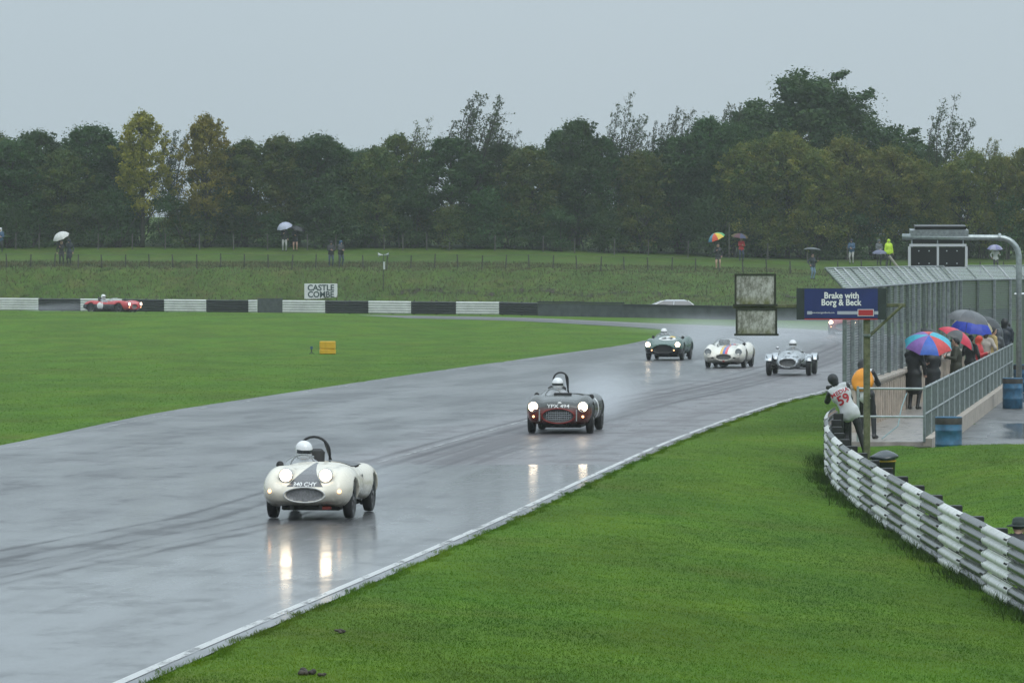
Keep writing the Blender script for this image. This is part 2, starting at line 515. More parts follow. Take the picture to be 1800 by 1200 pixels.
# --- the wet track
def road_material():
    g = NB('wet asphalt')
    uv = g.tc.outputs['UV']; o = g.tc.outputs['Object']
    sep = g.n('SeparateXYZ'); g.l(o, sep.inputs[0])
    wob = g.noise(o, .35, 3)
    # resurfacing joint: smooth new mat on the near side, open-textured old mat beyond
    sepv = g.n('SeparateXYZ'); g.l(uv, sepv.inputs[0])
    vv = sepv.outputs['Y']
    old = g.math('GREATER_THAN', g.math('ADD', sep.outputs['Y'], g.mapr(wob, .3, .7, -.35, .35)), 87.6)
    # the old mat is worn smooth on the inside of the bend
    along = g.noise(g.mapping(uv, (.018, 1.0, 1)), 1.15, 5, .6)        # long streaks down the track
    along2 = g.noise(g.mapping(uv, (.012, 1.0, 1), (3, 9, 0)), 3.2, 4, .55)
    patch = g.noise(g.mapping(uv, (.16, .8, 1)), .6, 6, .62)            # puddles and drained areas
    fine = g.noise(o, 26, 3, .6)
    left = g.math('ADD', g.mapr(vv, 4.2, 7.0, 0, 1), g.mapr(patch, .42, .60, -.25, .25), clamp=True)
    old = g.math('MULTIPLY', old, g.math('SUBTRACT', 1.0, left))
    def band(c, w):
        return g.math('SUBTRACT', 1.0, g.math('DIVIDE', g.math('ABSOLUTE', g.math('SUBTRACT', vv, c)), w), clamp=True)
    # the driven line: pairs of wheel tracks pressed almost dry
    uu_ = sepv.outputs['X']
    ctr = g.math('ADD', 3.9, g.math('MULTIPLY', g.math('MAXIMUM', g.math('SUBTRACT', 61.0, uu_), 0.0), .10))
    vw = vv
    def lane(off, w): return g.math('SUBTRACT', 1.0, g.math('DIVIDE', g.math('ABSOLUTE', g.math('SUBTRACT', vw, g.math('ADD', ctr, off))), w), clamp=True)
    trk = g.math('MULTIPLY', lane(0, 1.35), .55)
    for off_, w_ in ((-.85, .22), (-.45, .16), (.15, .20), (.65, .24), (1.3, .14)):
        trk = g.math('MAXIMUM', trk, lane(off_, w_))
    trk = g.math('MULTIPLY', trk, g.mapr(along2, .34, .58, .35, 1.0))
    iso = g.noise(g.mapping(uv, (.55, .9, 1), (2, 5, 0)), .9, 6, .68)        # small pools and drained spots
    dry = g.math('ADD', g.math('ADD', g.math('MULTIPLY', trk, .9), g.mapr(along, .50, .74, 0, .5)), g.mapr(iso, .50, .62, 0, .55), clamp=True)
    cold = g.mix(fine, (.115, .106, .112), (.185, .172, .180))
    cnew = g.mix(fine, (.070, .071, .076), (.115, .116, .122))
    col = g.mix(old, cnew, cold)
    col = g.mix(g.math('MULTIPLY', trk, .8), col, (.038, .036, .040))
    col = g.mix(g.mapr(iso, .36, .48, .5, 0), col, (.16, .165, .175))
    moss = g.math('MULTIPLY', g.mapr(g.noise(g.mapping(uv, (.12, .9, 1), (5, 2, 0)), 1.1, 5, .6), .60, .72, 0, .6), g.mapr(vv, 8.0, 12.5, 0, 1))
    col = g.mix(moss, col, (.060, .064, .038))
    g.l(col, g.b.inputs['Base Color'])
    g.l(g.mapr(old, 0, 1, .38, .46), g.b.inputs['Roughness'])
    # standing water film
    wet = g.math('SUBTRACT', 1.0, g.math('ADD', g.math('ADD', .16, g.math('MULTIPLY', old, .48)), g.math('ADD', g.math('MULTIPLY', dry, .72), g.math('MULTIPLY', left, g.mapr(patch, .38, .62, .0, .62))), clamp=True))
    g.l(wet, g.b.inputs['Coat Weight'])
    g.l(g.mapr(wet, .1, .8, .16, .55), g.b.inputs['Specular IOR Level'])
    g.b.inputs['Coat IOR'].default_value = 1.40
    g.l(g.math('ADD', g.math('ADD', g.mapr(old, 0, 1, .105, .28), g.mapr(dry, 0, 1, 0, .08)), g.mapr(left, 0, 1, 0, .055)), g.b.inputs['Coat Roughness'])
    g.l(g.bump(fine, .10, .006), g.b.inputs['Normal'])
    return g.m
M_ROAD = road_material()
na = 29
cen = (EDGE_R + EDGE_L) / 2
arc = np.concatenate([[0], np.cumsum(np.linalg.norm(np.diff(cen, axis=0), axis=1))])
rv, ruv = [], []
for k in range(len(EDGE_R)):
    wdt = np.linalg.norm(EDGE_R[k] - EDGE_L[k])
    for j in range(na):
        t = j / (na - 1)
        p = EDGE_R[k] * (1 - t) + EDGE_L[k] * t
        rv.append((p[0], p[1], 0)); ruv.append((arc[k], t * wdt))
rv = np.array(rv); rv[:, 2] = base_z(rv[:, 0], rv[:, 1]) + .004
ii = (np.arange(len(EDGE_R) - 1)[:, None] * na + np.arange(na - 1)[None, :]).ravel()
tag(obj('road', make_mesh('road', rv, np.stack([ii, ii + na, ii + na + 1, ii + 1], 1), [M_ROAD], None, True, np.array(ruv))), kind='structure')

def strip(name, line, off, w, m, lift=.009, zfun=base_z, part_of=None):
    L = np.array(line); d = np.gradient(L, axis=0); d /= np.linalg.norm(d, axis=1)[:, None] + 1e-9
    nrm = np.stack([-d[:, 1], d[:, 0]], 1)
    a = L + nrm * (off - w / 2); b = L + nrm * (off + w / 2)
    v = np.vstack([np.c_[a, zfun(a[:, 0], a[:, 1]) + lift], np.c_[b, zfun(b[:, 0], b[:, 1]) + lift]])
    n = len(L); k = np.arange(n - 1)
    return obj(name, make_mesh(name, v, np.stack([k + 1, k, n + k, n + k + 1], 1), [m], None, True))

def worn_paint(name, col, lo, hi, rough=.28):
    g = NB(name); o = g.tc.outputs['Object']
    f = g.noise(g.mapping(o, (2, .5, 1)), 1.6, 6, .7)
    g.b.inputs['Base Color'].default_value = (*col, 1); g.b.inputs['Roughness'].default_value = rough
    tr = g.n('BsdfTransparent'); mx_ = g.n('MixShader')
    g.l(g.mapr(f, lo, hi, 0, 1), mx_.inputs[0]); g.l(tr.outputs[0], mx_.inputs[1]); g.l(g.b.outputs[0], mx_.inputs[2])
    g.l(mx_.outputs[0], g.out.inputs['Surface']); return g.m
sel = EDGE_R[(EDGE_R[:, 1] > 20)][:140]
tag(strip('edge_line', sel, .24, .115, worn_paint('white line paint', (.58, .58, .57), .34, .50)), kind='structure')
sel = EDGE_L[:150]
tag(strip('edge_line', sel, -.45, .13, worn_paint('worn line paint', (.55, .55, .55), .46, .72)), kind='structure')
tag(strip('surface_joint', catmull([(-2.62, 88.4), (-1.9, 94), (-.9, 102), (.1, 110), (1.6, 121)], 12), 0, .09, worn_paint('pale joint sealant', (.36, .36, .36), .30, .62)), kind='structure')

# grey paved margin between the white line and the grass
M_EDGE = mat('gravelly margin', (.10, .10, .105), .35, var=.4, scale=18, bump=.3)
# --- service yard sheet
M_YARD = NB('wet yard asphalt')
g = M_YARD; o_ = g.tc.outputs['Object']
nn_ = g.noise(g.mapping(o_, (.5, .12, 1)), .5, 3, .5)
crk = g.noise(g.mapping(o_, (1, .3, 1), (4, 1, 0)), 2.4, 6, .7)
g.l(g.mix(g.mapr(crk, .40, .62, 0, 1), (.06, .06, .062), (.13, .13, .13)), g.b.inputs['Base Color'])
g.l(g.mapr(nn_, .42, .56, .10, .55), g.b.inputs['Roughness'])
g.l(g.bump(crk, .05, .01), g.b.inputs['Normal'])
ys = np.linspace(97.9, 172, 40)
yv = np.vstack([np.c_[x_walk(ys) + .16, ys, np.full(40, -.33)], np.c_[np.full(40, 70.0), ys, np.full(40, -.33)]])
k = np.arange(39)
tag(obj('service_yard', make_mesh('service_yard', yv, np.stack([k, 40 + k, 41 + k, k + 1], 1), [M_YARD.m])), kind='structure')
# ------------------------------------------------------------------ implicit surfaces -> one continuous mesh
def surf_nets(F, org, h):
    s = F < 0
    nx, ny, nz = F.shape
    c = [s[i:nx - 1 + i, j:ny - 1 + j, k:nz - 1 + k] for i in (0, 1) for j in (0, 1) for k in (0, 1)]
    cnt = sum(q.astype(np.int8) for q in c)
    act = (cnt > 0) & (cnt < 8)
    idx = np.full(act.shape, -1, np.int64); n = int(act.sum()); idx[act] = np.arange(n)
    ci = np.argwhere(act)
    corner = np.array([(i, j, k) for i in (0, 1) for j in (0, 1) for k in (0, 1)])
    val = np.stack([F[ci[:, 0] + a, ci[:, 1] + b, ci[:, 2] + d] for a, b, d in corner], 1)
    acc = np.zeros((n, 3)); w = np.zeros(n)
    for a in range(8):
        for b in range(a + 1, 8):
            if np.abs(corner[a] - corner[b]).sum() != 1: continue
            va, vb = val[:, a], val[:, b]
            x = (va < 0) != (vb < 0)
            t = np.where(x, va / np.where(x, va - vb, 1), 0)
            p = corner[a] + t[:, None] * (corner[b] - corner[a])
            acc += np.where(x[:, None], p, 0); w += x
    V = (ci + acc / w[:, None]) * h + np.array(org)
    Q = []
    for ax in range(3):
        sl0 = [slice(None)] * 3; sl1 = [slice(None)] * 3
        sl0[ax] = slice(0, -1); sl1[ax] = slice(1, None)
        e = s[tuple(sl0)] != s[tuple(sl1)]
        u, v = (ax + 1) % 3, (ax + 2) % 3
        m = [slice(None)] * 3; m[u] = slice(1, -1); m[v] = slice(1, -1)
        e2 = np.zeros_like(e); e2[tuple(m)] = e[tuple(m)]
        pt = np.argwhere(e2)
        if len(pt) == 0: continue
        du = np.zeros(3, int); du[u] = 1; dv = np.zeros(3, int); dv[v] = 1
        q = [idx[tuple((pt - a).T)] for a in (du + dv, dv, du * 0, du)]
        q = np.stack(q, 1)
        flip = ~s[tuple(pt.T)]
        q[flip] = q[flip][:, ::-1]
        Q.append(q)
    Q = np.vstack(Q)
    return V, Q[(Q >= 0).all(1)]

def smin(a, b, k):
    h = np.clip(.5 + .5 * (b - a) / k, 0, 1)
    return b * (1 - h) + a * h - k * h * (1 - h)

def cone(P, a, b, ra, rb):
    a = np.asarray(a, np.float32); b = np.asarray(b, np.float32); d = b - a
    t = np.clip(((P - a) @ d) / (d @ d + 1e-9), 0, 1)
    q = P - a - t[..., None] * d
    return np.sqrt((q * q).sum(-1)) - (ra + t * (rb - ra))

def ell(P, c, r):
    r = np.asarray(r, np.float32); q = (P - np.asarray(c, np.float32)) / r
    k = np.sqrt((q * q).sum(-1))
    return (k - 1) * r.min()

def ik(a, c, l1, l2, pole):
    a, c, pole = (np.array(q, float) for q in (a, c, pole))
    d = c - a; L = np.linalg.norm(d); L2 = min(L, (l1 + l2) * .998)
    u = d / (L + 1e-9); c = a + u * L2
    x = (l1 * l1 - l2 * l2 + L2 * L2) / (2 * L2); hgt = math.sqrt(max(l1 * l1 - x * x, 0))
    p = pole - u * (pole @ u); p /= np.linalg.norm(p) + 1e-9
    return a + u * x + p * hgt, c

M_SKIN = mat('skin', (.52, .32, .24), .55)
M_EYE = mat('dark eye', (.02, .015, .012), .3)
M_HAIR = mat('brown hair', (.05, .03, .02), .7)
M_SHOE = mat('dark boots', (.02, .019, .018), .5, var=.3)
def cloth(name, col, rough=.7, var=.25): return mat(name, col, rough, var=var, scale=9, bump=.25)

def person_mesh(name, top, legs, hands, head='hood', headmat=None, hgt=1.75, lean=0.0, side=0.0, hip=(0, 0), feet=((-.11, 0), (.11, 0)),
                turn=0.0, h=.022, bulk=1.0, long=0.0, bare_legs=False, shoe=None, seated=False, vest=None, hem=True, hipz=None, head_fwd=0.0, knee=(0, -1, 0)):
    """stands at the origin facing -Y; hands: two target points (left image side first); lean tips the torso towards -Y, side towards -X"""
    k = hgt / 1.75
    hz = hipz if hipz else (.92 * k if not seated else .12)
    HP = np.array([hip[0], hip[1], hz])
    ax = np.array([-math.sin(side) * math.cos(lean), -math.sin(lean), math.cos(side) * math.cos(lean)])   # spine
    lat = np.array([math.cos(side), 0, math.sin(side)])
    fw = np.cross(lat, ax) * 1.0
    fw = fw / np.linalg.norm(fw)
    if fw[1] > 0: fw = -fw
    CH = HP + ax * .36 * k; SH = HP + ax * .50 * k; NK = HP + ax * .57 * k + fw * head_fwd * .4; HD = HP + ax * .70 * k + fw * (.02 + head_fwd)
    B = bulk
    mats = [top, legs, M_SKIN, shoe or M_SHOE, headmat or top, M_EYE, vest or top]
    pr = []   # (fun args, blend, material)
    pr.append(((HP - ax * .02, CH, .145 * B * k, .155 * B * k), 6 if vest else 0))
    pr.append(((CH - lat * .07, CH + lat * .07, .135 * B * k, .135 * B * k), 6 if vest else 0))
    pr.append(((SH - lat * .13 * k, SH + lat * .13 * k, .085 * B * k, .085 * B * k), 6 if vest else 0))
    pr.append(((HP - lat * .07, HP + lat * .07, (.122 if vest else .14) * B * k, (.122 if vest else .14) * B * k), 6 if vest and hem else (0 if long or not seated else 1)))
    if vest and hem: pr.append(((HP - lat * .08 - ax * .10, HP + lat * .08 - ax * .09, .105 * B * k, .105 * B * k), 6))
    pr.append(((SH, NK, .065 * k, .058 * k), 0 if head == 'hood' else 2))
    hm = 4 if head == 'hood' else 2
    pr.append(((HD + ax * .035, HD - ax * .01, .098 * k, .092 * k), hm))
    fx = fw * math.cos(turn) + lat * math.sin(turn)
    pr.append(((HD - ax * .045 + fx * .035, HD - ax * .06 + fx * .045, .062 * k, .05 * k), 2))
    pr.append(((HD - ax * .005 + fx * .095, HD - ax * .025 + fx * .108, .014, .018), 2))
    if head == 'hood':
        pr.append(((HD + ax * .02 - fx * .03, HD - ax * .09 - fx * .03, .115 * k, .105 * k), 4))
        pr.append(((HD + ax * .06 + fx * .02, HD + ax * .06, .102 * k, .105 * k), 4))
    elif head in ('cap', 'hat', 'hair'):
        pr.append(((HD + ax * .05 - fx * .015, HD + ax * .03 - fx * .03, .103 * k, .103 * k), 4))
        if head == 'hair': pr.append(((HD - fx * .045, HD - ax * .07 - fx * .05, .085 * k, .07 * k), 4))
        if head == 'cap': pr.append(((HD + ax * .055 + fx * .08, HD + ax * .045 + fx * .17, .03, .02), 4))
    # arms
    tips = []
    for sgn, tgt in zip((-1, 1), hands):
        S = SH + lat * sgn * .185 * k - ax * .015
        E, W = ik(S, tgt, .29 * k, .26 * k, np.array([sgn * .5, .35, -.8]))
        pr.append(((S, E, .068 * B * k, .053 * B * k), 0)); pr.append(((E, W, .052 * B * k, .040 * B * k), 0))
        d = (W - E) / (np.linalg.norm(W - E) + 1e-9)
        pr.append(((W, W + d * .065 * k, .034 * k, .036 * k), 2))
        tips.append((W + d * .085 * k, d, sgn))
    # legs
    if not seated:
        for sgn, ft in zip((-1, 1), feet):
            A = HP + lat * sgn * .09 * k - ax * .03
            ank = np.array([ft[0], ft[1], .085])
            K, ank = ik(A, ank, .43 * k, .42 * k, np.array(knee, float) + np.array([sgn * .15, 0, 0]))
            lm = 2 if bare_legs else 1
            pr.append(((A, A * .45 + K * .55, .098 * k, .080 * k), 1)); pr.append(((A * .45 + K * .55, K, .080 * k, .064 * k), lm))
            pr.append(((K, ank, .062 * k, .046 * k), lm))
            pr.append(((ank + (0, .03, -.035), ank + np.array([sgn * .02, -.15, -.045]), .048, .040), 3))
    else:
        for sgn in (-1, 1):
            A = HP + lat * sgn * .09
            pr.append(((A, A + np.array([0, -.42, .05]), .09, .07), 1))
    if long:
        pr.append(((HP, HP - np.array([0, 0, long]), .16 * B, .175 * B), 0))
        pr.append(((HP - lat * .06, HP - lat * .06 - np.array([0, 0, long]), .13 * B, .145 * B), 0))
        pr.append(((HP + lat * .06, HP + lat * .06 - np.array([0, 0, long]), .13 * B, .145 * B), 0))
    pts = np.array([q for (a, b, ra, rb), _ in pr for q in (a, b)]); rad = max(max(p[0][2:]) for p in pr)
    lo = pts.min(0) - .22; hi = pts.max(0) + .22
    lo[2] = max(lo[2], -.05 if not seated else -.3)
    gxs = [np.arange(lo[i], hi[i] + h, h, dtype=np.float32) for i in range(3)]
    P = np.stack(np.meshgrid(*gxs, indexing='ij'), -1)
    F = None
    for (a, b, ra, rb), m_ in pr:
        d = cone(P, a, b, ra, rb)
        F = d if F is None else smin(F, d, .03)
    if not seated: F = np.maximum(F, .004 - P[..., 2])
    V, Q = surf_nets(F, lo, h)
    C = V[Q].mean(1).astype(np.float32)
    D = np.stack([cone(C, a, b, ra, rb) for (a, b, ra, rb), _ in pr], 1)
    mi = np.array([m_ for _, m_ in pr])[D.argmin(1)]
    # eyes, mouth, fingers
    mb = MB()
    if head != 'helmet':
        up = np.cross(fx, np.cross(ax, fx)); rt = np.cross(fx, up)
        for e in (-1, 1): mb.ball(HD + fx * .088 + rt * e * .033 + up * .012, .011, 6, 5)
        mb.ball(HD + fx * .088 - up * .062, (.02, .012, .006), 6, 5)
    for tp, d, sgn in tips:
        u, w, _ = frame_of(d)
        for q in range(4):
            b0 = tp + u * (q - 1.5) * .019 - d * .01
            l_ = (.034, .042, .039, .028)[q]
            mb.path([b0, b0 + d * l_, b0 + d * (l_ * 1.4) + w * .028, b0 + d * (l_ * .9) + w * .048], [.0095, .009, .008, .007], 5, 2)
        b0 = tp - d * .05 + u * .03
        mb.path([b0, b0 + u * .025 + d * .03, b0 + u * .022 + d * .055 + w * .02], [.011, .01, .008], 5, 2)
    nv = len(V)
    V = np.vstack([V, np.array(mb.v).reshape(-1, 3)])
    faces = [tuple(q) for q in Q.tolist()] + [tuple(i + nv for i in f) for f in mb.f]
    me = make_mesh(name, V, faces, mats, np.concatenate([mi, mb.m]).astype(int), True)
    return me, dict(HD=HD, ax=ax, fw=fx, SH=SH, CH=CH, HP=HP, lat=lat, F=(pr,))

def person(label, loc, rz=0.0, group=None, **kw):
    me, J = person_mesh('person', **kw)
    o = obj('person', me, None, loc, (0, 0, rz))
    tag(o, label, 'person', group)
    return o, J

def umbrella(label, cols, tip, tilt=(0, 0), rad=.62, n=8, rz=0.0, drop=.30, shaft=.78, group=None, hem=None):
    """open umbrella; tip is the top of the canopy; tilt leans the shaft (radians about X and Y)"""
    t = thing('umbrella', label, 'umbrella', tip, 0, group)
    t.rotation_euler = (tilt[0], tilt[1], rz)
    ms = [cloth('umbrella ' + '%02x%02x%02x' % tuple(int(255 * min(1, q)) for q in c), c, .45, .12) for c in cols]
    rings = 7; sub = 4
    for g_ in range(n):
        v, f = [], []
        for r in range(rings):
            q = r / (rings - 1)
            for j in range(sub + 1):
                a = 2 * PI * (g_ + j / sub) / n
                sag = 1 - .09 * q * math.sin(PI * j / sub)           # scalloped between ribs
                rr = rad * math.sin(q * 1.25) / math.sin(1.25) * sag
                zz = -drop * (1 - math.cos(q * 1.25)) / (1 - math.cos(1.25)) + .02 * q * (1 - sag) * 8
                v.append((rr * math.cos(a), rr * math.sin(a), zz))
        for r in range(rings - 1):
            for j in range(sub):
                a = r * (sub + 1) + j
                f.append((a, a + sub + 1, a + sub + 2, a + 1))
        obj('panel', make_mesh('panel', v, f, [ms[g_ % len(ms)]], None, True), t)
    rb = MB()
    for g_ in range(n):
        a = 2 * PI * g_ / n
        rb.path([(rad * math.sin(q * 1.25) / math.sin(1.25) * math.cos(a), rad * math.sin(q * 1.25) / math.sin(1.25) * math.sin(a),
                  -drop * (1 - math.cos(q * 1.25)) / (1 - math.cos(1.25)) - .008) for q in (0.02, .35, .7, 1.0)], .004, 4)
    o = rb.build('ribs', mat('umbrella steel', (.12, .12, .125), .35, .8), t); o['kind'] = 'stuff'
    MB().path([(0, 0, .06), (0, 0, -shaft)], .008, 6).build('shaft', MATS['umbrella steel'], t)
    MB().path([(0, 0, -shaft + .01), (0, 0, -shaft - .10), (.02, 0, -shaft - .14), (.05, 0, -shaft - .13)], .014, 6).build('handle', mat('black handle', (.02, .02, .02), .5), t)
    return t
# ------------------------------------------------------------------ racing cars (local: +X forward, +Y left, Z up, origin on the ground)
M_TYRE = mat('wet tyre rubber', (.018, .018, .019), .38, var=.3, scale=20)
M_RIM = mat('dull wire wheel', (.16, .16, .165), .35, .7)
M_CHROME = mat('wet bright metal', (.55, .56, .57), .18, .9)
M_INT = mat('dark cockpit trim', (.025, .024, .024), .7)
M_UNDER = mat('grimy underside', (.022, .021, .02), .6, var=.4)
M_LAMP = mat('lit headlamp', (1.0, .93, .80), .2, emit=10.0, col2=(1.0, .82, .58))
M_HALO = mat('amber halo glow', (1.0, .7, .4), .3, emit=1.6, col2=(1.0, .62, .30))  # amber halo of a lit lamp, put into the ring's own emission
M_LAMPOFF = mat('unlit lamp glass', (.42, .44, .45), .08, spec=.8)
M_SIDE = mat('lit amber sidelamp', (1.0, .55, .25), .3, emit=4.0, col2=(1.0, .50, .22))
M_BAR = mat('black padded hoop', (.015, .015, .016), .6)
M_PERSPEX = mat('wet perspex', (.60, .64, .66), .12, trans=.72)
M_MESH = NB('grille mesh')
_v = M_MESH.n('TexVoronoi'); _v.inputs['Scale'].default_value = 42
M_MESH.l(M_MESH.tc.outputs['Object'], _v.inputs['Vector'])
M_MESH.l(M_MESH.ramp(_v.outputs['Distance'], [(.1, (.05, .05, .05)), (.6, (.22, .22, .22))]), M_MESH.b.inputs['Base Color'])
M_MESH.b.inputs['Roughness'].default_value = .4
M_MESH = M_MESH.m

def paint(name, build):
    g = NB(name)
    sep = g.n('SeparateXYZ'); g.l(g.tc.outputs['Object'], sep.inputs[0])
    c = build(g, sep.outputs['X'], sep.outputs['Y'], sep.outputs['Z'])
    # road film: grime towards the sills where spray reaches, uneven
    gr = g.noise(g.tc.outputs['Object'], 5, 5, .65)
    dirt = g.math('MULTIPLY', g.mapr(sep.outputs['Z'], .18, .5, .75, 0), g.mapr(gr, .35, .65, 0, 1))
    c = g.mix(dirt, c, (.09, .085, .075))
    g.l(c, g.b.inputs['Base Color'])
    g.l(g.mapr(gr, .3, .7, .16, .34), g.b.inputs['Roughness'])
    g.b.inputs['Coat Weight'].default_value = .35
    drops = g.noise(g.tc.outputs['Object'], 60, 2, .5)
    g.l(g.bump(drops, .06, .004), g.b.inputs['Normal'])
    return g.m

def flat(col, var=.06):
    def f(g, x, y, z):
        n = g.noise(g.tc.outputs['Object'], 2.5, 4)
        return g.mix(n, tuple(q * (1 - var) for q in col), tuple(min(1, q * (1 + var)) for q in col))
    return f

def car_field(P, D):
    x, y, z = P[..., 0], np.abs(P[..., 1]), P[..., 2]
    xs = D['x']
    zt = np.interp(x, xs, D['top']).astype(np.float32); zb = np.interp(x, xs, D['bot']).astype(np.float32); w = np.interp(x, xs, D['w']).astype(np.float32)
    n = D.get('n', 2.6)
    hz = np.maximum((zt - zb) / 2, .02); zc = (zt + zb) / 2
    # tumblehome: narrower above the middle
    rel = np.clip((z - zc) / hz, -1, 1)
    ww = np.maximum(w * (1 - D.get('tumble', .06) * np.clip(rel, 0, 1)), .02)
    F = ((y / ww) ** n + (np.abs(z - zc) / hz) ** n) ** (1 / n) - 1
    F = F * np.minimum(ww, hz)
    F = np.maximum(F, np.maximum(xs[0] - x, x - xs[-1]))
    PA = np.stack([x, y, z], -1)
    for c, r in D['fend']:
        F = smin(F, ell(PA, c, r), D.get('k', .10))
    for c, r in D.get('pods', ()):
        F = smin(F, ell(PA, c, r), .045)
    return F

def car_mesh(D, h):
    L = D['x']
    hw = max(D['w']) + .16
    gx_ = np.arange(L[0] - .08, L[-1] + .08, h, dtype=np.float32)
    gy_ = np.arange(-hw, hw + h, h, dtype=np.float32)
    gz_ = np.arange(.04, 1.15, h, dtype=np.float32)
    P = np.stack(np.meshgrid(gx_, gy_, gz_, indexing='ij'), -1)
    F = car_field(P, D)
    x, y, z = P[..., 0], P[..., 1], P[..., 2]
    ay = np.abs(y)
    for xw in (D['wf'], D['wr']):
        d = np.maximum(np.sqrt((x - xw) ** 2 + (z - D['r']) ** 2) - (D['r'] + .045), D['track'] / 2 - .17 - ay)
        F = np.maximum(F, -d)
    cx0, cx1, cw, cz = D['cock']
    ck = np.maximum(np.maximum(cx0 - x, x - cx1), np.maximum(ay - cw, cz - z))
    q = np.sqrt(((x - (cx0 + cx1) / 2) / ((cx1 - cx0) / 2)) ** 4 + (y / cw) ** 4) ** .5
    ck = np.maximum((q - 1) * cw * .6, cz - z)
    if D.get('tonneau'):                     # passenger side covered
        ck = np.maximum(ck, y - D['tonneau'])
    F = np.maximum(F, -ck)
    gxp, gzp, gw, gh = D['grille']
    gr = np.maximum((np.sqrt((y / gw) ** 2 + ((z - gzp) / gh) ** 2) - 1) * gh, gxp - x)
    F = np.maximum(F, -gr)
    V, Q = surf_nets(F, (gx_[0], gy_[0], gz_[0]), h)
    C = V[Q].mean(1)
    mi = np.zeros(len(C), int)
    inck = (C[:, 0] > cx0 - .05) & (C[:, 0] < cx1 + .05) & (np.abs(C[:, 1]) < cw) & (C[:, 2] < np.interp(C[:, 0], L, D['top']) - .05) & (C[:, 2] > cz - .05)
    mi[inck] = 1
    for xw in (D['wf'], D['wr']):
        ia = (np.hypot(C[:, 0] - xw, C[:, 2] - D['r']) < D['r'] + .03) & (np.abs(C[:, 1]) < D['track'] / 2 + .05)
        mi[ia] = 2
    mi[(C[:, 2] < .16)] = 2
    ig = (np.hypot(C[:, 1] / gw, (C[:, 2] - gzp) / gh) < 1.03) & (C[:, 0] > gxp - .03) & (C[:, 0] < gxp + .03)
    mi[ig] = 3
    return V, Q, mi

def top_at(D, x, y, z0=1.2):
    """height of the bodywork above (x, y)"""
    zz = np.linspace(.25, z0, 300, dtype=np.float32)
    P = np.stack([np.full(300, x, np.float32), np.full(300, y, np.float32), zz], -1)
    s = car_field(P, D) < 0
    return float(zz[s].max()) if s.any() else .5
def nose_at(D, y, z):
    xx = np.linspace(0, D['x'][-1], 400, dtype=np.float32)
    P = np.stack([xx, np.full(400, y, np.float32), np.full(400, z, np.float32)], -1)
    s = car_field(P, D) < 0
    return float(xx[s].max()) if s.any() else D['x'][-1]
def side_at(D, x, z):
    yy = np.linspace(.2, 1.0, 300, dtype=np.float32)
    P = np.stack([np.full(300, x, np.float32), yy, np.full(300, z, np.float32)], -1)
    s = car_field(P, D) < 0
    return float(yy[s].max()) if s.any() else .7

def wheel(t, x, y, r, w=.15):
    wh = bpy.data.objects.new('wheel', None); COL.objects.link(wh); wh.parent = t
    wh.location = (x, y, r); wh.empty_display_size = .1
    key = ('wheel', round(r, 3), round(w, 3))
    if key not in MATS:
        a = MB().lathe([(r * .66, -w * .42), (r * .86, -w / 2), (r * .97, -w * .42), (r, -w * .2), (r, w * .2), (r * .97, w * .42), (r * .86, w / 2), (r * .66, w * .42)], 28, 'y').mesh('tyre', M_TYRE, True)
        m = MB().lathe([(r * .67, -w * .40), (r * .60, -w * .36), (r * .60, w * .36), (r * .67, w * .40)], 24, 'y')
        m.lathe([(0.0, -w * .5), (r * .14, -w * .5), (r * .18, 0), (r * .14, w * .5), (0.0, w * .5)], 10, 'y')
        for k in range(16):
            an = 2 * PI * k / 16
            for sgn in (-1, 1):
                m.tube((math.cos(an) * r * .12, sgn * w * .4, math.sin(an) * r * .12), (math.cos(an + .3 * sgn) * r * .62, sgn * w * .12, math.sin(an + .3 * sgn) * r * .62), .006, None, 4, 0, False)
        MATS[key] = (a, m.mesh('rim', M_RIM))
    a, m = MATS[key]
    obj('tyre', a, wh); obj('rim', m, wh)
    return wh

def roundel(D, t, x, y, z, r, axis, mtl, name='roundel', stretch=1.0):
    """disc laid on the bodywork; axis 'z' on the bonnet, 'y' on a door"""
    v, f = [], []
    n = 20
    for k in range(3):
        for i in range(n):
            a = 2 * PI * i / n; q = r * (k + 1) / 3
            if axis == 'z':
                X, Y = x + q * math.cos(a) * stretch, y + q * math.sin(a); v.append((X, Y, top_at(D, X, Y) + .006))
            else:
                X, Z = x + q * math.cos(a), z + q * math.sin(a); v.append((X, math.copysign(side_at(D, X, Z) + .006, y), Z))
    v.append((x, y, top_at(D, x, y) + .008) if axis == 'z' else (x, math.copysign(side_at(D, x, z) + .008, y), z))
    c = len(v) - 1
    for i in range(n):
        j = (i + 1) % n
        f.append((c, i, j))
        for k in range(2): f.append((k * n + i, (k + 1) * n + i, (k + 1) * n + j, k * n + j))
    return obj(name, make_mesh(name, v, f, [mtl], None, True), t)

def lettering_on(D, t, s, bold, size, x, y, axis, mtl, width=1.0, z=0, lift=.010):
    g, f = glyphs(s, size, bold, width)
    v = []
    for a, b, _ in g:
        if axis == 'z':      # read from the front: right is -Y... seen facing the nose, text runs towards +Y
            X, Y = x - b * 1.0, y + a; X = X
            v.append((X, Y, top_at(D, X, Y) + lift))
        elif axis == 'x':    # on the nose, upright
            Y, Z = y + a, z + b; v.append((nose_at(D, Y, Z) + lift, Y, Z))
        else:                # on the left flank, read from outside
            X, Z = x - a, z + b; v.append((X, side_at(D, X, Z) + lift, Z))
    return obj('lettering', make_mesh('lettering', v, f, [mtl]), t)

M_WHITE = mat('white lettering', (.80, .80, .78), .4)
M_BLACKP = mat('black lettering', (.02, .02, .022), .4)
M_SUIT = cloth('pale race overalls', (.33, .34, .36))
M_HELM = mat('white helmet shell', (.80, .80, .80), .15, var=.05, scale=3, coat=.5)
M_VISOR = mat('smoked visor', (.05, .055, .06), .08, spec=.8)

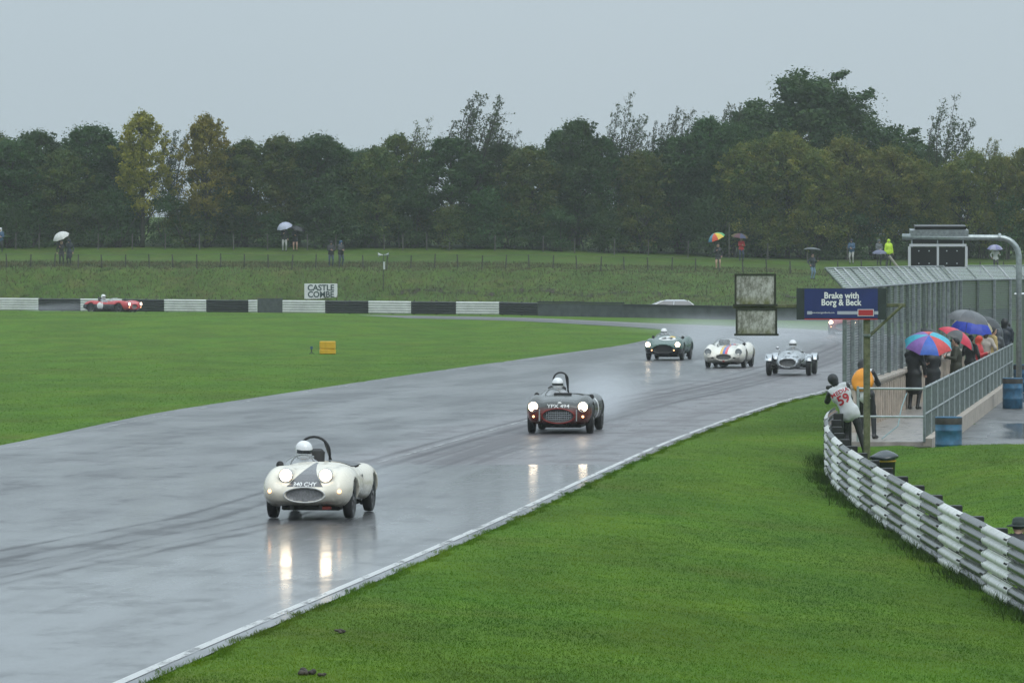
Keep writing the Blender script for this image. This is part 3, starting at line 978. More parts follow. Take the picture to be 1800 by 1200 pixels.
def driver(label, car, lx, ly, seat, suit=None, helm=None, turn=0.0, visor_open=True, tilt=0.0):
    """driver seated in a car, a thing of its own"""
    me, J = person_mesh('person', suit or M_SUIT, suit or M_SUIT, ((-.17, -.42, .40), (.17, -.42, .44)), head='helmet', lean=-.12, seated=True, h=.03, hgt=1.72)
    o = obj('person', me)
    M = car.matrix_basis @ Matrix.Translation((lx, ly, seat)) @ Matrix.Rotation(PI / 2, 4, 'Z')
    o.matrix_basis = M
    tag(o, label, 'driver')
    hd = J['HD']
    he = bpy.data.objects.new('helmet', None); COL.objects.link(he); he.parent = o
    he.location = tuple(hd + np.array([0, -.01, -.01])); he.rotation_euler = (tilt, 0, turn); he.empty_display_size = .05
    n = 20; v, f = [], []
    rows = 12
    for k in range(rows + 1):
        t = PI * k / rows * .80
        for i in range(n):
            a = 2 * PI * i / n
            rr = .137 * math.sin(t) ** .85
            zz = .145 * math.cos(t) + .03
            fy = math.sin(a) * rr * 1.14
            if math.sin(a) < 0 and zz < -.02: fy *= 1.10      # chin bar
            v.append((math.cos(a) * rr, fy, zz))
    op = []; sh = []
    for k in range(rows):
        for i in range(n):
            j = (i + 1) % n
            a = 2 * PI * (i + .5) / n
            q = (k * n + i, (k + 1) * n + i, (k + 1) * n + j, k * n + j)
            zc = .145 * math.cos(PI * (k + .5) / rows * .80) + .03
            (op if (math.sin(a) < -.25 and -.022 < zc < .040) else sh).append(q)
    obj('shell', make_mesh('shell', v, sh, [helm or M_HELM], None, True), he)
    obj('visor', make_mesh('visor', np.array(v) * .985, op, [M_VISOR], None, True), he)
    return o

def build_car(name, label, D, loc, heading, paints, h=.025):
    t = thing(name, label, 'racing car', loc, heading, None)
    V, Q, mi = car_mesh(D, h)
    obj('body', make_mesh('body', V, Q, [paints, M_INT, M_UNDER, D.get('mesh', M_MESH)], mi, True), t)
    for xw, st in ((D['wf'], D.get('steer', 0)), (D['wr'], 0)):
        for s in (-1, 1):
            wh = wheel(t, xw, s * D['track'] / 2, D['r'], D.get('tw', .15))
            wh.rotation_euler = (0, 0, st)
    # running gear seen below the nose
    u = MB()
    u.tube((D['wf'], -D['track'] / 2, D['r'] * .8), (D['wf'], D['track'] / 2, D['r'] * .8), .03)
    u.tube((D['wr'], -D['track'] / 2, D['r']), (D['wr'], D['track'] / 2, D['r']), .04)
    u.box((D['wf'] + .1, 0, .2), (.5, .36, .12), bev=.03)
    u.box((0, 0, .16), (2.2, .9, .08), bev=.02)
    u.build('axles', M_UNDER, t)
    # lamps
    for s in (-1, 1):
        lx, ly, lz, lr = D['lamp']
        ly *= s
        xf = max(nose_at(D, ly, lz), nose_at(D, ly, lz - lr * .95)) + .004
        on = D.get('lit', True)
        a = MB().lathe([(0, .004), (lr * .6, .0), (lr, -.006)], 20, 'x', (xf - .005, ly, lz)).build('headlight', M_LAMP if on else M_LAMPOFF, t, True)
        MB().lathe([(lr, -.008), (lr * 1.10, .004)], 20, 'x', (xf - .005, ly, lz)).build('lens_ring', M_HALO if on else M_CHROME, a, True)  # added ring round the lens; on lit lamps it glows as a halo
        MB().lathe([(lr * 1.10, -.012), (lr * 1.11, .055), (lr * 1.20, .050), (lr * 1.22, -.02)], 20, 'x', (xf - .005, ly, lz)).build('bezel', M_CHROME, a, True)
        MB().lathe([(lr * 1.20, .0), (lr * 1.22, -.08), (lr * 1.15, -.34)], 20, 'x', (xf - .02, ly, lz)).build('bucket', paints, a, True)
        if 'side' in D:
            sx, sy, sz, sr = D['side']
            xs_ = nose_at(D, sy * s, sz)
            MB().lathe([(0, .03), (sr * .8, .02), (sr, -.01), (sr, -.04)], 12, 'x', (xs_ - .005, sy * s, sz)).build('side_light', M_SIDE if on else M_LAMPOFF, t, True)
    # cockpit
    cx0, cx1, cw, cz = D['cock']
    dy = D.get('dy', -.33)
    MB().box((cx0 + .25, dy, cz + .12), (.42, .42, .16), bev=.05).box((cx0 + .05, dy, cz + .32), (.14, .42, .5), (0, -.25, 0), bev=.05).build('seat', mat('black seat hide', (.03, .028, .027), .5), t)
    sw = MB()
    ring = [(.19 * math.cos(a), .19 * math.sin(a)) for a in np.linspace(0, 2 * PI, 17)]
    zt = top_at(D, cx1 + .12, dy)
    sc = np.array([cx1 - .12, dy, zt - .06])
    sw.path([sc + np.array([-.35 * b, a, b * .93]) for a, b in ring], .013, 6)
    sw.path([sc + np.array([0, -.19, 0]), sc + np.array([0, .19, 0])], .009, 5).tube(sc, sc + np.array([.35, 0, -.16]), .015)
    sw.build('steering_wheel', M_INT, t)
    if 'hoop' in D:
        hx, hy, hw_, hz_, brace = D['hoop']
        z0 = top_at(D, hx, hy) - .2
        pts = [(hx, hy - hw_, z0)] + [(hx, hy + hw_ * -math.cos(a), hz_ - hw_ + hw_ * math.sin(a)) for a in np.linspace(0, PI, 13)] + [(hx, hy + hw_, z0)]
        m = MB().path(pts, .020, 8)
        if brace: m.path([(hx, hy + hw_ * .7, hz_ - hw_ * .35), (hx - .75, hy + hw_ * .8, top_at(D, hx - .75, hy) - .05)], .02, 6)
        m.build('roll_hoop', M_BAR, t)
    for mx_, my_ in D.get('mirrors', ()):
        z0 = top_at(D, mx_, my_)
        a = MB().lathe([(0, .02), (.05, .015), (.06, 0), (.05, -.03), (.0, -.05)], 12, 'x', (mx_, my_, z0 + .10)).tube((mx_, my_, z0 - .02), (mx_, my_, z0 + .07), .008).build('mirror', M_INT, t, True)
    if 'screen' in D:
        sx, sy0, sy1, sh_, curve = D['screen']
        n = 12; v, f = [], []
        for k in range(n + 1):
            q = k / n; yy = sy0 + (sy1 - sy0) * q
            xx = sx - curve * (2 * q - 1) ** 2
            zb_ = top_at(D, xx, yy) - .015
            hh = sh_ * (1 - .35 * (2 * q - 1) ** 2)
            v += [(xx, yy, zb_), (xx - hh * .55, yy, zb_ + hh)]
        f = [(2 * k, 2 * k + 2, 2 * k + 3, 2 * k + 1) for k in range(n)]
        w_ = obj('windscreen', make_mesh('windscreen', v, f, [M_PERSPEX], None, True), t)
        MB().path(v[1::2], .008, 5).build('rim_trim', M_CHROME, w_)
    MB().tube((-.9, D['track'] / 2 - .1, .14), (D['x'][0] - .05, D['track'] / 2 - .1, .15), .035, None, 10).build('exhaust_pipe', M_UNDER, t)
    return t

def heading_to_camera(x, y, rel):
    """yaw of a car whose nose points at the camera, turned rel radians so that its left flank shows"""
    return math.atan2(-y, -x) - rel

# ---- cream frog-eyed roadster
SPRITE = dict(mesh=mat('pale grey mesh', (.20, .20, .205), .5, var=.3, scale=45), x=[-1.72, -1.66, -1.45, -1.0, -.75, .3, .7, 1.1, 1.35, 1.55, 1.66, 1.72], top=[.50, .58, .70, .79, .80, .83, .80, .74, .68, .60, .54, .47],
              bot=[.40, .30, .22, .19, .18, .18, .18, .19, .20, .23, .27, .34], w=[.30, .46, .58, .63, .64, .64, .63, .62, .60, .53, .44, .28], n=2.9, k=.12,
              fend=[((1.02, .50, .48), (.66, .185, .30)), ((-1.0, .53, .45), (.62, .15, .25))],
              pods=[((1.22, .305, .665), (.30, .125, .125))], wf=1.02, wr=-1.0, r=.285, track=1.17, cock=(-.72, .28, .50, .42), grille=(1.655, .385, .29, .098),
              lamp=(1.5, .305, .675, .088), side=(1.6, .53, .44, .032), hoop=(-.72, -.24, .25, 1.17, True), mirrors=((.35, -.60),), screen=(.36, -.52, -.08, .14, .03), dy=-.28, steer=.02)
def sprite_paint(g, x, y, z):
    n = g.noise(g.tc.outputs['Object'], 2.0, 4)
    c = g.mix(n, (.76, .70, .58), (.84, .78, .66))
    # grey bonnet flash, wide at the grille, narrowing towards the scuttle
    half = g.mapr(z, .50, .82, .285, .02)
    inn = g.math('LESS_THAN', g.math('ABSOLUTE', y), half)
    up = g.math('GREATER_THAN', z, .505)
    fr = g.math('MULTIPLY', g.math('GREATER_THAN', x, .42), g.math('MULTIPLY', inn, up))
    return g.mix(fr, c, (.115, .11, .115))
px_ = (566 - 900) / 113.5
py_ = 8000 / 113.5
car1 = build_car('roadster', 'cream frog-eyed roadster with grey bonnet flash and lit headlamps', SPRITE, (px_, py_, .006), heading_to_camera(px_, py_, math.radians(9.0)), paint('cream paint', sprite_paint), .022)
v_ = [(nose_at(SPRITE, .315 * math.cos(a), .385 + .116 * math.sin(a)) + .004, .315 * math.cos(a), .385 + .116 * math.sin(a)) for a in np.linspace(0, 2 * PI, 33)]
MB().path(v_, .010, 6).build('grille_surround', mat('white trim', (.7, .7, .68), .3), car1, True)
lettering_on(SPRITE, car1, '340 CHY', .02, .078, 1.5, 0, 'x', M_WHITE, 1.2, .545)
lettering_on(SPRITE, car1, '7', .0, .30, -.05, 0, 'y', M_BLACKP, .8, .52, .012)
tv, tf = [], []
for i, xx in enumerate(np.linspace(-.68, .26, 8)):      # grey tonneau over the passenger side
    for yy in np.linspace(.05, .50, 6): tv.append((xx, yy, top_at(SPRITE, xx, yy) + .012))
for i in range(7):
    for j in range(5): tf.append((i * 6 + j, i * 6 + j + 6, i * 6 + j + 7, i * 6 + j + 1))
obj('tonneau_cover', make_mesh('tonneau_cover', tv, tf, [cloth('grey tonneau vinyl', (.10, .10, .105), .4)], None, True), car1)
MB().tube((1.45, -.35, .17), (1.45, .35, .17), .018).box((1.52, -.22, .20), (.06, .05, .10)).box((1.52, .22, .20), (.06, .05, .10)).build('tow_bracket', M_UNDER, car1)
MB().box((1.50, .30, .18), (.06, .16, .05), bev=.01).build('tow_eye', mat('red tow eye', (.30, .04, .03), .5, var=.5), car1)
driver('driver in pale overalls and white helmet with dark slit, in the cream roadster', car1, -.42, -.36, .15, turn=.45, tilt=.12)

# ---- dark grey roadster with red nose
ACE = dict(x=[-1.92, -1.85, -1.6, -1.1, -.75, .35, .8, 1.3, 1.6, 1.78, 1.87, 1.92], top=[.52, .60, .72, .84, .86, .87, .86, .83, .79, .74, .68, .54],
           bot=[.42, .32, .24, .20, .19, .19, .19, .20, .21, .23, .26, .36], w=[.34, .50, .64, .69, .68, .66, .66, .66, .62, .54, .46, .32], n=2.8, k=.13,
           fend=[((1.20, .57, .53), (.66, .185, .335)), ((-1.08, .58, .52), (.66, .18, .31))], wf=1.20, wr=-1.09, r=.325, track=1.33, tw=.17,
           cock=(-.75, .30, .54, .46), grille=(1.72, .41, .35, .15), lamp=(1.6, .565, .62, .098), side=(1.6, .56, .40, .03), hoop=(-.78, -.2, .17, 1.33, True),
           mirrors=((.55, -.62), (.45, .63)), screen=(.42, -.55, .0, .16, .04), dy=-.28, steer=.03)
def ace_paint(g, x, y, z):
    n = g.noise(g.tc.outputs['Object'], 2.0, 4)
    c = g.mix(n, (.040, .043, .041), (.068, .069, .064))
    red = g.mix(g.math('MULTIPLY', g.mapr(x, 1.15, 1.45, 0, 1), g.mapr(z, .62, .50, 0, 1)), c, (.17, .026, .02))
    st = g.math('MULTIPLY', g.math('LESS_THAN', g.math('ABSOLUTE', g.math('ADD', x, .42)), .05), g.math('GREATER_THAN', g.math('ABSOLUTE', y), .62))
    return g.mix(st, red, (.70, .70, .70))
px_ = (995 - 900) / 76.3; py_ = 8000 / 76.3
car2 = build_car('roadster', 'dark grey roadster with red nose, wide oval grille and blazing headlamps', ACE, (px_, py_, .006), heading_to_camera(px_, py_, math.radians(5.5)), paint('grey and red paint', ace_paint), .026)
v_ = [(nose_at(ACE, .37 * math.cos(a), .41 + .168 * math.sin(a)) + .004, .37 * math.cos(a), .41 + .168 * math.sin(a)) for a in np.linspace(0, 2 * PI, 33)]
MB().path(v_, .014, 6).build('grille_surround', mat('red trim', (.25, .03, .025), .3), car2, True)
gm = MB()
for zz in (.33, .38, .43, .48): gm.box((1.745, 0, zz), (.012, .62 - abs(zz - .41) * 2, .012))
for yy in np.linspace(-.28, .28, 12): gm.box((1.742, yy, .41), (.010, .008, .22))
gm.build('grille_bars', M_CHROME, car2)
for s in (-1, 1): MB().box((nose_at(ACE, .42 * s, .42) + .02, .42 * s, .42), (.03, .035, .26), bev=.01).build('overrider', M_CHROME, car2)
lettering_on(ACE, car2, 'YPX 494', .02, .105, 1.40, 0, 'x', M_WHITE, 1.35, .635)
MB().ball((nose_at(ACE, .03, .70) + .005, .03, .70), (.012, .05, .03), 10).build('badge', M_WHITE, car2, True)
MB().box((.75, 0, top_at(ACE, .75, 0) + .02), (.10, .42, .05), bev=.02).build('bonnet_scoop', M_INT, car2)
driver('driver in white helmet with dark visor under the padded hoop of the grey roadster', car2, -.45, -.24, .25, turn=.05)

# ---- green sports racer
DB = dict(x=[-1.92, -1.86, -1.6, -1.1, -.7, .4, .8, 1.3, 1.6, 1.8, 1.90, 1.95], top=[.52, .60, .74, .88, .90, .97, .90, .78, .70, .64, .58, .50],
          bot=[.42, .32, .24, .20, .19, .19, .19, .20, .21, .23, .26, .34], w=[.34, .50, .64, .68, .66, .62, .62, .64, .62, .56, .48, .34], n=2.8, k=.14,
          fend=[((1.20, .60, .53), (.70, .17, .33)), ((-1.08, .60, .56), (.66, .16, .36))], wf=1.2, wr=-1.05, r=.32, track=1.32, tw=.15,
          cock=(-.7, .32, .52, .46), grille=(1.76, .44, .40, .16), lamp=(1.6, .59, .62, .09), side=(1.6, .44, .40, .03),
          mirrors=((.5, -.58), (.5, .6)), screen=(.40, -.6, .1, .13, .06), dy=-.30)
def db_paint(g, x, y, z):
    n = g.noise(g.tc.outputs['Object'], 2.0, 4)
    c = g.mix(n, (.035, .085, .065), (.05, .11, .085))
    return g.mix(g.math('MULTIPLY', g.math('LESS_THAN', z, .47), g.math('GREATER_THAN', x, 1.3)), c, (.012, .013, .013))
DB['mesh'] = M_INT
px_ = (1177 - 900) / 44.2; py_ = 8000 / 44.2
car3 = build_car('sports_racer', 'dark green open sports racer with white roundel on its bonnet', DB, (px_, py_, .006), heading_to_camera(px_, py_, math.radians(8)), paint('green paint', db_paint), .034)
roundel(DB, car3, 1.0, .05, 0, .34, 'z', mat('white roundel', (.72, .72, .70), .35))
lettering_on(DB, car3, '24', .02, .40, 1.02, .05, 'z', M_BLACKP, 1.2, lift=.02)
roundel(DB, car3, .72, .22, 0, .13, 'z', mat('yellow flash', (.65, .42, .04), .4), 'flash')
driver('driver in white helmet at the wheel of the green sports racer', car3, -.35, -.28, .26)

# ---- cream sports racer with three stripes
LIS = dict(x=[-1.95, -1.88, -1.6, -1.1, -.7, .3, .8, 1.3, 1.6, 1.8, 1.92, 1.98], top=[.60, .68, .78, .84, .84, .82, .79, .74, .67, .60, .53, .45],
           bot=[.42, .32, .24, .18, .17, .17, .17, .18, .19, .22, .26, .34], w=[.40, .56, .66, .70, .68, .64, .66, .68, .64, .56, .46, .30], n=2.7, k=.16,
           fend=[((1.18, .55, .52), (.78, .22, .34)), ((-1.08, .56, .54), (.72, .20, .36))], wf=1.18, wr=-1.08, r=.315, track=1.32, tw=.16,
           cock=(-.65, .32, .52, .44), grille=(1.80, .40, .28, .105), lamp=(1.6, .56, .60, .10), lit=False, mirrors=((.45, .58),), screen=(.55, -.62, .62, .30, .45), dy=-.28)
def lis_paint(g, x, y, z):
    n = g.noise(g.tc.outputs['Object'], 2.0, 4)
    c = g.mix(n, (.74, .71, .62), (.80, .77, .69))
    u = g.math('ADD', g.math('MULTIPLY', y, 1.0), .5)
    band = g.ramp(u, [(0, (.7, .68, .6)), (.37, (.70, .42, .05)), (.46, (.06, .12, .42)), (.55, (.65, .04, .06)), (.64, (.7, .68, .6))], True)
    inb = g.math('MULTIPLY', g.math('GREATER_THAN', u, .37), g.math('LESS_THAN', u, .64))
    up = g.math('GREATER_THAN', z, .52)
    return g.mix(g.math('MULTIPLY', inb, up), c, band)
px_ = (1283 - 900) / 47.6; py_ = 8000 / 47.6
car4 = build_car('sports_racer', 'cream sports racer with yellow, blue and red bonnet stripes and wraparound screen', LIS, (px_, py_, .006), heading_to_camera(px_, py_, math.radians(7)), paint('cream striped paint', lis_paint), .034)
lettering_on(LIS, car4, '21', .02, .34, 1.05, -.42, 'z', M_BLACKP, 1.0, lift=.02)
for s in (-1, 1): MB().box((nose_at(LIS, .46 * s, .38) + .0, .46 * s, .38), (.03, .22, .05), bev=.01).build('air_intake', M_INT, car4)
MB().box((1.9, 0, .26), (.06, .08, .05)).build('tow_eye', mat('red tow eye', (.3, .04, .03)), car4)
driver('driver in dark helmet low behind the screen of the striped cream racer', car4, -.35, -.28, .03, helm=mat('dark helmet shell', (.03, .03, .035), .2))

# ---- silver single-width racer with cycle wings
def cycle_wing_car():
    px_ = (1392 - 900) / 51.0; py_ = 8000 / 51.0
    t = thing('cycle_winged_racer', 'bare silver narrow-bodied racer with exposed wheels and cycle wings', 'racing car', (px_, py_, .006), heading_to_camera(px_, py_, math.radians(5)))
    D = dict(x=[-1.8, -1.7, -1.3, -.8, .3, .8, 1.3, 1.6, 1.72, 1.78], top=[.5, .6, .76, .84, .84, .80, .74, .64, .56, .46], bot=[.36, .28, .22, .2, .2, .2, .21, .24, .28, .34],
             w=[.14, .24, .40, .48, .48, .46, .43, .38, .32, .2], n=2.5, fend=[], wf=1.15, wr=-1.15, r=.335, track=1.36, cock=(-.7, .1, .36, .42), grille=(1.55, .44, .28, .14))
    V, Q, mi = car_mesh(D, .03)
    mi[mi == 2] = 0
    g = NB('stained bare aluminium')
    f = g.noise(g.tc.outputs['Object'], 7, 5, .7)
    g.l(g.ramp(f, [(.36, (.12, .125, .13)), (.48, (.50, .52, .54)), (.7, (.66, .68, .70))]), g.b.inputs['Base Color'])
    g.b.inputs['Metallic'].default_value = .75; g.b.inputs['Roughness'].default_value = .34
    obj('body', make_mesh('body', V, Q, [g.m, M_INT, M_UNDER, M_MESH], mi, True), t)
    for xw in (D['wf'], D['wr']):
        for s in (-1, 1):
            wheel(t, xw, s * D['track'] / 2, D['r'], .17)
            v, f_ = [], []
            for k in range(11):
                a = math.radians(25 + 13.5 * k)
                rr = D['r'] + .07
                for yy, dr in ((-.12, -.03), (-.09, .0), (.09, .0), (.12, -.03)):
                    v.append((xw + (rr + dr) * math.cos(a), s * D['track'] / 2 + yy, D['r'] + (rr + dr) * math.sin(a)))
            for k in range(10):
                for j in range(3): f_.append((k * 4 + j, k * 4 + j + 1, k * 4 + j + 5, k * 4 + j + 4))
            wing = obj('wing', make_mesh('wing', v, f_, [g.m], None, True), t)
            MB().tube((xw, s * .40, D['r'] + .1), (xw, s * D['track'] / 2, D['r'] + .39), .015).build('wing_stay', M_UNDER, wing)
    u = MB()
    for xw in (D['wf'], D['wr']):
        u.tube((xw, -D['track'] / 2, D['r']), (xw, D['track'] / 2, D['r']), .035)
        u.tube((xw + .1, -D['track'] / 2, D['r'] - .1), (xw - .2, 0, D['r'] - .1), .02)
        u.tube((xw + .1, D['track'] / 2, D['r'] - .1), (xw - .2, 0, D['r'] - .1), .02)
    u.build('axles', M_UNDER, t)
    n = 10; v = []
    for k in range(n + 1):
        q = k / n; yy = -.34 + .68 * q; xx = .2 - .3 * (2 * q - 1) ** 2
        zb_ = top_at(D, xx, yy) - .02; v += [(xx, yy, zb_), (xx - .09, yy, zb_ + .17)]
    obj('windscreen', make_mesh('windscreen', v, [(2 * k, 2 * k + 2, 2 * k + 3, 2 * k + 1) for k in range(n)], [M_PERSPEX], None, True), t)
    MB().tube((.0, -.46, .9), (.05, -.40, .78), .012).ball((.0, -.5, .92), (.03, .06, .05), 8).build('mirror', M_CHROME, t, True)
    MB().tube((1.2, .42, .38), (-1.6, .52, .34), .04).build('exhaust_pipe', M_UNDER, t)
    MB().ball((1.2, 0, top_at(D, 1.2, 0) + .0), (.07, .07, .03), 10).build('filler_cap', M_INT, t)
    driver('driver in grey overalls and white helmet sitting tall in the silver racer', t, -.35, 0, .22, suit=cloth('grey overalls', (.14, .15, .16)))
    return t
cycle_wing_car()

# ---- red roadster coming out of the spray behind the catch fence
px_ = (1485 - 900) / 34.6; py_ = 8000 / 34.6
RED = dict(ACE); RED.pop('hoop')
car6 = build_car('roadster', 'red roadster with lit headlamp half hidden by the catch fence', RED, (px_, py_, float(base_z(np.array(px_), np.array(py_))) + .006), heading_to_camera(px_, py_, math.radians(4)), paint('red paint', flat((.34, .05, .05), .1)), .04)
driver('driver in white helmet in the red roadster beyond the catch fence', car6, -.45, -.28, .25)

# ---- red and charcoal roadster on the back straight
HEA = dict(x=[-1.92, -1.85, -1.6, -1.1, -.7, .35, .8, 1.3, 1.6, 1.8, 1.88, 1.92], top=[.50, .58, .70, .80, .82, .84, .82, .79, .74, .68, .60, .50],
           bot=[.40, .32, .26, .22, .20, .20, .20, .21, .23, .26, .30, .36], w=[.36, .52, .64, .70, .70, .70, .69, .66, .62, .54, .46, .34], n=3.0, k=.12,
           fend=[((1.16, .57, .54), (.70, .17, .30)), ((-1.12, .58, .52), (.66, .16, .31))], wf=1.16, wr=-1.13, r=.32, track=1.26, tw=.15,
           cock=(-.7, .35, .56, .46), grille=(1.78, .46, .26, .14), lamp=(1.6, .53, .62, .095), side=(1.6, .53, .42, .03), screen=(.42, -.6, .6, .18, .08), dy=-.3)
def hea_paint(g, x, y, z):
    n = g.noise(g.tc.outputs['Object'], 2.0, 4)
    c = g.mix(n, (.46, .035, .04), (.55, .05, .055))
    low = g.math('MULTIPLY', g.math('LESS_THAN', z, .60), g.math('LESS_THAN', x, 1.0))
    return g.mix(low, c, (.035, .038, .04))
px_ = (197 - 900) / 28.4; py_ = 8000 / 28.4
zr = float(base_z(np.array(px_), np.array(py_)))
car7 = build_car('roadster', 'red over charcoal roadster with white door roundel on the back straight', HEA, (px_, py_, zr + .006), math.radians(-37), paint('red and charcoal paint', hea_paint), .04)
roundel(HEA, car7, -.35, -1, .52, .24, 'y', MATS['white roundel'])
MB().tube((-.85, -.3, .85), (-.85, -.3, 1.12), .03).tube((-.85, .2, .85), (-.85, .2, 1.12), .03).build('head_restraint', M_BAR, car7)
driver('driver in white helmet in the red and charcoal roadster', car7, -.4, -.3, .24)

# ---- pale parked hatchback behind the far barrier
def parked():
    x, y = (1169 - 900) / 28.5, 8000 / 28.5
    t = thing('parked_car', 'pale silver hatchback parked behind the dark tyre wall, only its roof showing', 'car', (x, y, g1(x, y) - .10), math.radians(184))
    D = dict(x=[-1.85, -1.8, -1.2, 1.0, 1.7, 1.82, 1.88], top=[.6, .86, .92, .92, .78, .66, .5], bot=[.3, .22, .2, .2, .2, .24, .34], w=[.6, .76, .8, .8, .76, .68, .5], n=4,
             fend=[((1.15, .62, .5), (.6, .2, .3)), ((-1.15, .62, .5), (.6, .2, .3))], wf=1.15, wr=-1.2, r=.29, track=1.42, cock=(-.2, -.1, .05, .85), grille=(1.80, .5, .4, .06))
    V, Q, mi = car_mesh(D, .05)
    mp = mat('pale silver paint', (.50, .52, .54), .25, .3, coat=.4)
    obj('body', make_mesh('body', V, Q, [mp, M_INT, M_UNDER, M_MESH], mi, True), t)
    def sec(z, a, b, w): return [(a, -w, z), (b, -w, z), (b, w, z), (a, w, z)]
    A = sec(.88, -1.7, .75, .74); B = sec(1.13, -1.35, .15, .60); Cc = sec(1.20, -1.15, -.05, .50)
    obj('window', make_mesh('window', A + B, [(0, 1, 5, 4), (1, 2, 6, 5), (2, 3, 7, 6), (3, 0, 4, 7)], [mat('dark car glass', (.05, .06, .07), .06, spec=.8)]), t)
    B2 = sec(1.125, -1.36, .16, .61)
    obj('roof', make_mesh('roof', B2 + Cc, [(0, 1, 5, 4), (1, 2, 6, 5), (2, 3, 7, 6), (3, 0, 4, 7), (4, 5, 6, 7), (3, 2, 1, 0)], [mp]), t)
    pl = MB()
    for s in (-1, 1):
        for a0, a1 in (((.75, .74), (.15, .60)), ((-.45, .75), (-.5, .61)), ((-1.7, .74), (-1.35, .60))):
            pl.tube((a0[0], s * a0[1], .88), (a1[0], s * a1[1], 1.14), .035, None, 6)
    pl.build('pillars', mp, t)
    for xw in (D['wf'], D['wr']):
        for s in (-1, 1): wheel(t, xw, s * D['track'] / 2, D['r'], .18)
parked()
# ------------------------------------------------------------------ near guard rail
M_RWHITE = NB('weathered white rail paint')
_g = M_RWHITE; _f = _g.noise(_g.tc.outputs['Object'], 9, 6, .7); _f2 = _g.noise(_g.tc.outputs['Object'], 2.5, 5, .7)
_c = _g.ramp(_f, [(.30, (.24, .25, .20)), (.42, (.66, .67, .63)), (.6, (.80, .80, .79))])
_c = _g.mix(_g.mapr(_f2, .58, .78, 0, .4), _c, (.26, .29, .17))
_oi = _g.n('ObjectInfo'); _hs = _g.n('HueSaturation'); _g.l(_c, _hs.inputs['Color']); _g.l(_g.mapr(_oi.outputs['Random'], 0, 1, .78, 1.04), _hs.inputs['Value'])
_g.l(_hs.outputs[0], _g.b.inputs['Base Color']); _g.b.inputs['Roughness'].default_value = .3
M_RWHITE = _g.m
M_RGALV = NB('weathered black rail paint')
_g = M_RGALV; _f = _g.noise(_g.tc.outputs['Object'], 8, 6, .7)
_g.l(_g.ramp(_f, [(.3, (.028, .034, .028)), (.5, (.055, .060, .060)), (.72, (.14, .145, .15))]), _g.b.inputs['Base Color'])
_g.b.inputs['Roughness'].default_value = .22; _g.b.inputs['Specular IOR Level'].default_value = .8
M_RGALV = _g.m
M_BLOCK = mat('black post block', (.012, .013, .013), .45, var=.3)
# W-beam section: (outward towards the track, height)
WB = [(.0, .0), (.012, .012), (.065, .045), (.080, .075), (.080, .105), (.065, .130), (.018, .150), (.018, .168), (.065, .190), (.080, .215), (.080, .245), (.065, .275), (.012, .305), (.0, .315)]
rail = thing('guard_rail', 'curved three-beam guard rail of white and grey panels beside the near verge', 'guard rail', (6.2, 85, 0))
seglen = np.concatenate([[0], np.cumsum(np.linalg.norm(np.diff(RAIL_PLAN, axis=0), axis=1))])
def rail_at(s_):
    x = np.interp(s_, seglen, RAIL_PLAN[:, 0]); y = np.interp(s_, seglen, RAIL_PLAN[:, 1])
    e = .05
    dx = np.interp(s_ + e, seglen, RAIL_PLAN[:, 0]) - np.interp(s_ - e, seglen, RAIL_PLAN[:, 0])
    dy = np.interp(s_ + e, seglen, RAIL_PLAN[:, 1]) - np.interp(s_ - e, seglen, RAIL_PLAN[:, 1])
    l_ = math.hypot(dx, dy) + 1e-9
    return np.array([x, y]), np.array([-dy / l_, dx / l_])
SEG = 2.28
nseg = int(seglen[-1] / SEG)
rr_ = random.Random(3)
for b in range(3):
    for k in range(nseg):
        s0, s1 = k * SEG - .06, (k + 1) * SEG + .06
        v, f = [], []
        ns = 5
        jit = rr_.uniform(-.012, .012); proud = .006 * (k % 2)
        for q in range(ns + 1):
            p, nrm = rail_at(min(max(s0 + (s1 - s0) * q / ns, .06), seglen[-1] - .06))
            z0 = float(z_foot(p[1])) + .02 + b * .322
            for o_, hh in WB:
                # nrm points to the left of travel (-X), towards the track
                pp = p + nrm * (o_ + proud)
                v.append((pp[0] - 6.2, pp[1] - 85, z0 + hh + jit))
        m_ = len(WB)
        for q in range(ns):
            for j in range(m_ - 1): f.append((q * m_ + j, q * m_ + j + 1, (q + 1) * m_ + j + 1, (q + 1) * m_ + j))
        bm_ = obj('beam', make_mesh('beam', v, f, [M_RWHITE if k % 2 else M_RGALV], None, True), rail)
        p, nrm = rail_at(max(s0 + .12, .06))
        z0 = float(z_foot(p[1])) + .02 + b * .322
        bl = MB()
        for hh, oo in ((.06, .078), (.262, .078)):
            for ds in (0, .14):
                p, nrm = rail_at(max(s0 + .10 + ds, .06))
                pp = p + nrm * (oo + proud)
                bl.ball((pp[0] - 6.2, pp[1] - 85, z0 + hh + .01), .017, 6)
        bo = bl.build('bolts', M_BLOCK, bm_); bo['kind'] = 'stuff'
for k in range(nseg + 1):
    p, nrm = rail_at(min(max(k * SEG, .1), seglen[-1] - .1))
    pp = p - nrm * .17
    z0 = float(z_foot(p[1]))
    MB().box((pp[0] - 6.2, pp[1] - 85, z0 + .40), (.20, .16, 1.06), (0, 0, math.atan2(nrm[1], nrm[0])), bev=.01).build('post', M_BLOCK, rail)

